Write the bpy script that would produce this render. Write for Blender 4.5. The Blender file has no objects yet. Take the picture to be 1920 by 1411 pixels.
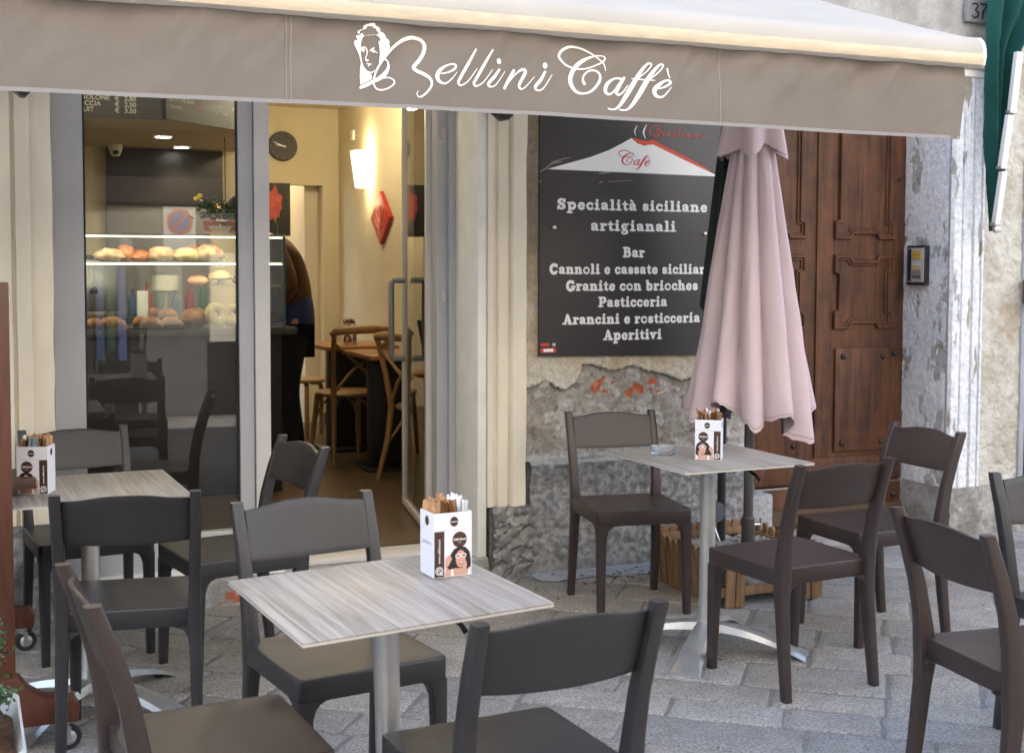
import bpy, bmesh, math, random, json
from mathutils import Vector, Matrix, noise
from mathutils.geometry import tessellate_polygon
R = math.radians
rnd = random.Random(7)
S = bpy.context.scene
col = S.collection

# ------------------------------------------------------------------ camera, world, sun, exposure
cd = bpy.data.cameras.new('camera'); cam = bpy.data.objects.new('camera', cd); col.objects.link(cam)
S.camera = cam
cd.sensor_width = 36.0; cd.lens = 45.86
cd.shift_y = -0.0399
cd.clip_start = 0.05; cd.clip_end = 200
cam.location = (-2.457, -5.548, 1.467)
cam.rotation_euler = (Matrix.Rotation(R(-23), 4, 'Z') @ Matrix.Rotation(R(90 - 3.21), 4, 'X') @ Matrix.Rotation(R(0.17), 4, 'Z')).to_euler()
cd.dof.use_dof = True; cd.dof.focus_distance = 4.7; cd.dof.aperture_fstop = 7.0

W = bpy.data.worlds.new('World'); S.world = W; W.use_nodes = True
wn = W.node_tree.nodes; wl = W.node_tree.links
sky = wn.new('ShaderNodeTexSky'); sky.sky_type = 'NISHITA'; sky.sun_disc = False
SUN_EL, SUN_AZ = 56, -14       # azimuth measured clockwise from +Y (into the facade)
sky.sun_elevation = R(SUN_EL); sky.sun_rotation = R(SUN_AZ)
wl.new(sky.outputs[0], wn['Background'].inputs[0]); wn['Background'].inputs[1].default_value = 0.15
sd = bpy.data.lights.new('sun', 'SUN'); sd.energy = 4.5; sd.angle = R(0.6); sd.color = (1.0, 0.94, 0.86)
sun = bpy.data.objects.new('sun', sd); col.objects.link(sun)
sun.rotation_euler = (R(90 - SUN_EL), 0, R(180 - SUN_AZ))
S.view_settings.view_transform = 'Standard'; S.view_settings.look = 'None'
S.view_settings.exposure = 2.5; S.view_settings.gamma = 1.0
S.cycles.max_bounces = 8; S.cycles.diffuse_bounces = 4; S.cycles.transparent_max_bounces = 12
S.cycles.use_denoising = True
S.cycles.sample_clamp_indirect = 4.0

# ------------------------------------------------------------------ helpers
class MB:
    def __init__(s): s.v = []; s.f = []; s.m = []; s.c = []
    def add(s, vs, fs, mi=0, cols=None):
        b = len(s.v); s.v += [tuple(v) for v in vs]; s.f += [tuple(i + b for i in f) for f in fs]; s.m += [mi] * len(fs)
        s.c += list(cols) if cols else [(1, 1, 1)] * len(vs)
        return s
    def box(s, c, d, rot=None, mi=0, at=None):
        x, y, z = d[0] / 2, d[1] / 2, d[2] / 2
        vs = [Vector(p) for p in ((-x,-y,-z),(x,-y,-z),(x,y,-z),(-x,y,-z),(-x,-y,z),(x,-y,z),(x,y,z),(-x,y,z))]
        if rot is not None: vs = [rot @ v for v in vs]
        vs = [v + Vector(c) for v in vs]
        return s.add(vs, [(0,3,2,1),(4,5,6,7),(0,1,5,4),(1,2,6,5),(2,3,7,6),(3,0,4,7)], mi)
    def bb(s, x0, x1, y0, y1, z0, z1, mi=0):
        return s.box(((x0+x1)/2, (y0+y1)/2, (z0+z1)/2), (x1-x0, y1-y0, z1-z0), None, mi)
    def rings(s, rs, mi=0, cap=True, close=True):
        n = len(rs[0]); vs = [p for r in rs for p in r]; fs = []
        for i in range(len(rs) - 1):
            for k in range(n if close else n - 1):
                a = i*n + k; b = i*n + (k+1) % n
                fs.append((a, b, b+n, a+n))
        if cap: fs.append(tuple(range(n-1, -1, -1))); fs.append(tuple((len(rs)-1)*n + k for k in range(n)))
        return s.add(vs, fs, mi)
    def lathe(s, prof, n=24, o=(0,0,0), mi=0, cap=True, sx=1, sy=1):
        rs = [[(o[0]+sx*r*math.cos(2*math.pi*k/n), o[1]+sy*r*math.sin(2*math.pi*k/n), o[2]+z) for k in range(n)] for r, z in prof]
        return s.rings(rs, mi, cap)
    def tube(s, pts, rad, n=10, mi=0, cap=True):
        P = [Vector(p) for p in pts]; m = len(P)
        rad = rad if isinstance(rad, (list, tuple)) else [rad]*m
        T = [(P[min(i+1, m-1)] - P[max(i-1, 0)]).normalized() for i in range(m)]
        u = T[0].orthogonal().normalized(); rs = []
        for i in range(m):
            u = (u - T[i]*u.dot(T[i])).normalized(); w = T[i].cross(u)
            rs.append([P[i] + (u*math.cos(2*math.pi*k/n) + w*math.sin(2*math.pi*k/n))*rad[i] for k in range(n)])
        return s.rings(rs, mi, cap)
    def ball(s, c, r, n=14, mi=0, f=None):
        rs = []
        for i in range(n//2 + 1):
            a = math.pi*(i + .02)/(n//2 + .04) - math.pi/2; row = []
            for k in range(n):
                b = 2*math.pi*k/n
                d = Vector((math.cos(a)*math.cos(b), math.cos(a)*math.sin(b), math.sin(a)))
                q = f(d) if f else 1
                row.append((c[0]+d.x*r[0]*q, c[1]+d.y*r[1]*q, c[2]+d.z*r[2]*q))
            rs.append(row)
        return s.rings(rs, mi, True)
    def prism(s, pts, frame, t, mi=0):
        """pts 2-D polygon; frame(u,v,w)->3-D; thickness t along w"""
        n = len(pts)
        a = [frame(p[0], p[1], 0) for p in pts]; b = [frame(p[0], p[1], t) for p in pts]
        tris = tessellate_polygon([[Vector((p[0], p[1], 0)) for p in pts]])
        fs = []
        ar = sum(pts[i][0]*pts[(i+1) % n][1] - pts[(i+1) % n][0]*pts[i][1] for i in range(n))
        for tr in tris:
            q = [pts[i] for i in tr]
            sg = (q[1][0]-q[0][0])*(q[2][1]-q[0][1]) - (q[2][0]-q[0][0])*(q[1][1]-q[0][1])
            tr = tuple(tr) if sg > 0 else tuple(reversed(tr))
            fs.append(tuple(reversed(tr))); fs.append(tuple(i + n for i in tr))
        for i in range(n):
            j = (i+1) % n
            fs.append((i, j, j+n, i+n) if ar > 0 else (j, i, i+n, j+n))
        return s.add(a + b, fs, mi)
    def grid(s, nu, nv, fn, mi=0, colf=None, flip=False):
        vs = []; cs = []
        for j in range(nv + 1):
            for i in range(nu + 1):
                r = fn(i/nu, j/nv); vs.append(r[0] if isinstance(r[0], (tuple, Vector)) else r)
                cs.append(r[1] if isinstance(r[0], (tuple, Vector)) else (1, 1, 1))
        fs = []
        for j in range(nv):
            for i in range(nu):
                a = j*(nu+1) + i; q = (a, a+1, a+nu+2, a+nu+1)
                fs.append(tuple(reversed(q)) if flip else q)
        return s.add(vs, fs, mi, cs)

def bevel_mesh(me, off, seg=2, ang=40, weld=True):
    bm = bmesh.new(); bm.from_mesh(me)
    if weld: bmesh.ops.remove_doubles(bm, verts=bm.verts, dist=1e-5)
    es = [e for e in bm.edges if len(e.link_faces) == 2 and e.calc_face_angle(0) > R(ang)]
    bmesh.ops.bevel(bm, geom=es, offset=off, segments=seg, profile=.6, affect='EDGES', clamp_overlap=True)
    bm.to_mesh(me); bm.free()

def obj(name, mb, mats, parent=None, bevel=0, seg=2, smooth=35, loc=None, kind=None, label=None, colors=False):
    me = bpy.data.meshes.new(name); me.from_pydata(mb.v, [], mb.f)
    mats = mats if isinstance(mats, (list, tuple)) else [mats]
    for m in mats: me.materials.append(m)
    me.polygons.foreach_set('material_index', mb.m)
    if colors:
        at = me.color_attributes.new('col', 'FLOAT_COLOR', 'POINT')
        flat = []
        for c in mb.c: flat += [c[0], c[1], c[2], 1.0]
        at.data.foreach_set('color', flat)
    me.validate(); me.update()
    if bevel: bevel_mesh(me, bevel, seg)
    if smooth:
        me.polygons.foreach_set('use_smooth', [True]*len(me.polygons)); me.set_sharp_from_angle(angle=R(smooth))
    o = bpy.data.objects.new(name, me); col.objects.link(o)
    if parent is not None: o.parent = parent
    if loc: o.location = loc
    if kind: o['kind'] = kind
    if label: o['label'] = label
    return o

def tag(o, label=None, cat=None, group=None, kind=None):
    if label: o['label'] = label
    if cat: o['category'] = cat
    if group: o['group'] = group
    if kind: o['kind'] = kind
    return o
def thing(name, label, cat, loc=(0,0,0), rotz=0, group=None):
    o = bpy.data.objects.new(name, None); col.objects.link(o); o.location = loc; o.rotation_euler = (0, 0, R(rotz))
    o.empty_display_size = .1
    return tag(o, label, cat, group)
def copy_tree(o, parent=None):
    c = o.copy(); col.objects.link(c)
    if parent is not None: c.parent = parent
    for ch in list(o.children): copy_tree(ch, c)
    return c
def dup(src, loc, rotz, label, group=None):
    c = copy_tree(src); c.location = loc; c.rotation_euler = (0, 0, R(rotz)); c['label'] = label
    if group: c['group'] = group
    return c
def nz(x, y, z=0, s=1, o=4):
    return noise.fractal(Vector((x*s, y*s, z*s)), 1.0, 2.0, o)
def sm(a, b, x):
    t = max(0, min(1, (x-a)/(b-a))); return t*t*(3-2*t)
def lerp3(a, b, t): return tuple(a[i]*(1-t) + b[i]*t for i in range(3))

# ------------------------------------------------------------------ materials
def mat(name, c, rough=.6, metal=0, var=0, vs=8, bump=0, bs=60, spec=None, coord='Object', stretch=None, attr=False, c2=None, emit=None, es=0, trans=0, coat=0, rvar=0, sss=0):
    m = bpy.data.materials.new(name); m.use_nodes = True; nt = m.node_tree; n = nt.nodes; l = nt.links
    b = n['Principled BSDF']
    b.inputs['Base Color'].default_value = (*c, 1); b.inputs['Roughness'].default_value = rough; b.inputs['Metallic'].default_value = metal
    if spec is not None: b.inputs['Specular IOR Level'].default_value = spec
    if coat: b.inputs['Coat Weight'].default_value = coat
    tc = n.new('ShaderNodeTexCoord'); vec = tc.outputs[coord]
    if stretch:
        mp = n.new('ShaderNodeMapping'); mp.inputs['Scale'].default_value = stretch; l.new(vec, mp.inputs[0]); vec = mp.outputs[0]
    base = None
    if attr:
        a = n.new('ShaderNodeAttribute'); a.attribute_name = 'col'; base = a.outputs['Color']
    if var or c2:
        t = n.new('ShaderNodeTexNoise'); t.inputs['Scale'].default_value = vs; t.inputs['Detail'].default_value = 10; t.inputs['Roughness'].default_value = .66 if attr else .5; l.new(vec, t.inputs['Vector'])
        r = n.new('ShaderNodeValToRGB'); r.color_ramp.elements[0].position = .3; r.color_ramp.elements[1].position = .7
        if c2: k0, k1 = c, c2
        elif attr: k0, k1 = (1-var,)*3, (1+var*.6,)*3
        else: k0, k1 = tuple(x*(1-var) for x in c), tuple(min(1, x*(1+var)) for x in c)
        r.color_ramp.elements[0].color = (*k0, 1); r.color_ramp.elements[1].color = (*k1, 1)
        l.new(t.outputs['Fac'], r.inputs[0])
        if attr:
            mx = n.new('ShaderNodeMix'); mx.data_type = 'RGBA'; mx.blend_type = 'MULTIPLY'; mx.inputs[0].default_value = 1
            l.new(base, mx.inputs[6]); l.new(r.outputs[0], mx.inputs[7]); base = mx.outputs[2]
        else: base = r.outputs[0]
        if rvar:
            mr = n.new('ShaderNodeMapRange'); mr.inputs[3].default_value = rough-rvar; mr.inputs[4].default_value = rough+rvar
            l.new(t.outputs['Fac'], mr.inputs[0]); l.new(mr.outputs[0], b.inputs['Roughness'])
    if base is not None: l.new(base, b.inputs['Base Color'])
    if bump:
        t2 = n.new('ShaderNodeTexNoise'); t2.inputs['Scale'].default_value = bs; t2.inputs['Detail'].default_value = 5; l.new(vec, t2.inputs['Vector'])
        bp = n.new('ShaderNodeBump'); bp.inputs['Strength'].default_value = bump; bp.inputs['Distance'].default_value = .01
        l.new(t2.outputs['Fac'], bp.inputs['Height']); l.new(bp.outputs[0], b.inputs['Normal'])
    if emit: b.inputs['Emission Color'].default_value = (*emit, 1); b.inputs['Emission Strength'].default_value = es
    return m

def glass_mat(name, refl=1.0, tint=(1,1,1), ior=1.5):
    m = bpy.data.materials.new(name); m.use_nodes = True; nt = m.node_tree; n = nt.nodes; l = nt.links
    n.remove(n['Principled BSDF'])
    tr = n.new('ShaderNodeBsdfTransparent'); tr.inputs[0].default_value = (*tint, 1)
    gl = n.new('ShaderNodeBsdfGlossy'); gl.inputs['Roughness'].default_value = 0.0; gl.inputs[0].default_value = (refl, refl, refl, 1)
    fr = n.new('ShaderNodeFresnel'); fr.inputs[0].default_value = ior
    mx = n.new('ShaderNodeMixShader'); l.new(fr.outputs[0], mx.inputs[0]); l.new(tr.outputs[0], mx.inputs[1]); l.new(gl.outputs[0], mx.inputs[2])
    l.new(mx.outputs[0], n['Material Output'].inputs[0])
    return m

def wood_mat(name, ca, cb, rough=.5, stretch=(1, 1, 12), scale=6, bump=.15, contrast=(.3, .7), coord='Object', dist=.6, stain=0):
    m = bpy.data.materials.new(name); m.use_nodes = True; nt = m.node_tree; n = nt.nodes; l = nt.links
    b = n['Principled BSDF']; b.inputs['Roughness'].default_value = rough
    tc = n.new('ShaderNodeTexCoord'); mp = n.new('ShaderNodeMapping'); mp.inputs['Scale'].default_value = stretch; l.new(tc.outputs[coord], mp.inputs[0])
    t = n.new('ShaderNodeTexNoise'); t.inputs['Scale'].default_value = scale; t.inputs['Detail'].default_value = 9; t.inputs['Roughness'].default_value = .6; t.inputs['Distortion'].default_value = dist; l.new(mp.outputs[0], t.inputs['Vector'])
    r = n.new('ShaderNodeValToRGB'); r.color_ramp.elements[0].position = contrast[0]; r.color_ramp.elements[1].position = contrast[1]
    r.color_ramp.elements[0].color = (*ca, 1); r.color_ramp.elements[1].color = (*cb, 1)
    l.new(t.outputs['Fac'], r.inputs[0]); out = r.outputs[0]
    if stain:
        t3 = n.new('ShaderNodeTexNoise'); t3.inputs['Scale'].default_value = 4.5; t3.inputs['Detail'].default_value = 7; t3.inputs['Roughness'].default_value = .62; l.new(tc.outputs[coord], t3.inputs['Vector'])
        r3 = n.new('ShaderNodeValToRGB'); r3.color_ramp.elements[0].position = .36; r3.color_ramp.elements[1].position = .62
        k = 1 - stain; r3.color_ramp.elements[0].color = (k, k*1.04, k*1.10, 1); r3.color_ramp.elements[1].color = (1.08, 1.04, 1, 1)
        mx = n.new('ShaderNodeMix'); mx.data_type = 'RGBA'; mx.blend_type = 'MULTIPLY'; mx.inputs[0].default_value = 1
        l.new(t3.outputs['Fac'], r3.inputs[0]); l.new(out, mx.inputs[6]); l.new(r3.outputs[0], mx.inputs[7]); out = mx.outputs[2]
        mr = n.new('ShaderNodeMapRange'); mr.inputs[3].default_value = rough + .2; mr.inputs[4].default_value = rough - .12; l.new(t3.outputs['Fac'], mr.inputs[0]); l.new(mr.outputs[0], b.inputs['Roughness'])
    l.new(out, b.inputs['Base Color'])
    bp = n.new('ShaderNodeBump'); bp.inputs['Strength'].default_value = bump; bp.inputs['Distance'].default_value = .003
    l.new(t.outputs['Fac'], bp.inputs['Height']); l.new(bp.outputs[0], b.inputs['Normal'])
    return m

M = {}
M['chair'] = mat('chair_plastic', (.029,.0258,.0255), .37, var=.14, vs=7, bump=.10, bs=700, rvar=.07)
def object_tint(m):
    nt = m.node_tree; n = nt.nodes; l = nt.links; b = n['Principled BSDF']; s = b.inputs['Base Color'].links[0].from_socket
    oi = n.new('ShaderNodeObjectInfo'); mx = n.new('ShaderNodeMix'); mx.data_type = 'RGBA'; mx.blend_type = 'MULTIPLY'; mx.inputs[0].default_value = 1
    l.new(s, mx.inputs[6]); l.new(oi.outputs['Color'], mx.inputs[7]); l.new(mx.outputs[2], b.inputs['Base Color'])
object_tint(M['chair'])
M['laminate'] = wood_mat('table_laminate', (.168,.138,.113), (.41,.374,.332), .40, (17, .55, 1), 3.0, .03, (.30,.66), dist=.9)
M['lam_edge'] = mat('laminate_edge', (.56,.53,.48), .4)
M['alu'] = mat('cast_aluminium', (.55,.55,.54), .38, .75, var=.08, vs=20)
M['rubber'] = mat('black_rubber', (.02,.02,.02), .7)
M['canvas'] = mat('taupe_canvas', (.205,.175,.150), .85, var=.05, vs=5, bump=.25, bs=420, spec=.2)
M['hem'] = mat('hem_binding', (.28,.265,.255), .8, bump=.2, bs=300)
M['cream_canvas'] = mat('cream_canvas', (.82,.765,.68), .85, var=.05, vs=3, spec=.2)
def translucent(m, c, f):
    nt = m.node_tree; n = nt.nodes; l = nt.links; t = n.new('ShaderNodeBsdfTranslucent'); t.inputs[0].default_value = (*c, 1)
    x = n.new('ShaderNodeMixShader'); x.inputs[0].default_value = f
    l.new(n['Principled BSDF'].outputs[0], x.inputs[1]); l.new(t.outputs[0], x.inputs[2]); l.new(x.outputs[0], n['Material Output'].inputs[0])
translucent(M['cream_canvas'], (.82,.78,.72), .50)
M['beige_roll'] = mat('beige_canvas_roll', (.60,.50,.36), .85, var=.10, vs=14, spec=.2, stretch=(1,1,6))
M['white_print'] = mat('white_print', (.90,.90,.89), .55)
M['red_print'] = mat('red_print', (.62,.06,.04), .5)
M['board'] = mat('dark_board', (.042,.038,.039), .42, var=.15, vs=3)
M['wall'] = mat('wall_plaster', (.6,.55,.45), .9, attr=True, var=.30, vs=34, bump=.8, bs=85, spec=.2)
M['stucco'] = mat('rough_stucco', (.6,.55,.45), .95, attr=True, var=.14, vs=25, bump=1.0, bs=38, spec=.2)
M['cream'] = mat('cream_stone', (.80,.73,.60), .75, var=.10, vs=6, bump=.15, bs=30, stretch=(1,1,.35))
M['white_trim'] = mat('white_trim', (.82,.81,.77), .6, var=.06, vs=9, bump=.08, bs=40)
M['frame'] = mat('grey_aluminium_frame', (.47,.48,.51), .45, .0, var=.04, vs=4)
M['frame_light'] = mat('pale_aluminium_frame', (.66,.64,.63), .45, .0, var=.04, vs=4)
M['glass'] = glass_mat('window_glass', 1.0, (.95,.97,.96), 1.46)
M['case_glass'] = glass_mat('case_glass', .8, (.96,.985,.97), 1.35)
M['oak'] = wood_mat('chestnut_door', (.048,.0165,.0065), (.185,.069,.027), .55, (9, 9, .8), 3.0, .25, (.3,.75), stain=.38)
M['iron'] = mat('dark_iron', (.05,.045,.045), .5, .6, var=.2, vs=30)
M['pink'] = mat('faded_pink_canvas', (.565,.455,.478), .9, var=.05, vs=3, bump=.15, bs=380, spec=.15)
M['dark_canvas'] = mat('dark_canvas', (.012,.018,.018), .85)
M['green'] = mat('green_canvas', (.008,.062,.052), .8, var=.15, vs=6, bump=.1, bs=300, spec=.25)
M['white_metal'] = mat('white_lacquer', (.74,.72,.66), .4)
M['black_metal'] = mat('black_lacquer', (.03,.03,.033), .42, .3)
M['steel'] = mat('steel', (.6,.6,.6), .28, .95)
M['dark_steel'] = mat('wheel_steel', (.46,.46,.45), .25, .25)
M['slat'] = wood_mat('planter_slats', (.16,.085,.04), (.33,.20,.105), .75, (6, 6, .8), 5, .4, (.3,.7))
M['redwood'] = wood_mat('red_brown_wood', (.060,.020,.011), (.125,.042,.021), .42, (9, 9, .8), 3, .1, (.3,.7))
M['paper'] = mat('white_card', (.78,.77,.80), .5)
M['brown_print'] = mat('brown_print', (.060,.026,.014), .5)
M['brown_paper'] = mat('brown_sachets', (.42,.22,.10), .7, var=.25, vs=40)
M['skin'] = mat('skin', (.62,.36,.27), .6)
M['hairc'] = mat('dark_hair', (.018,.012,.012), .5)
M['pinkp'] = mat('pink_print', (.60,.17,.17), .5)
M['bluep'] = mat('blue_sachet', (.20,.50,.68), .5)

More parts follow.
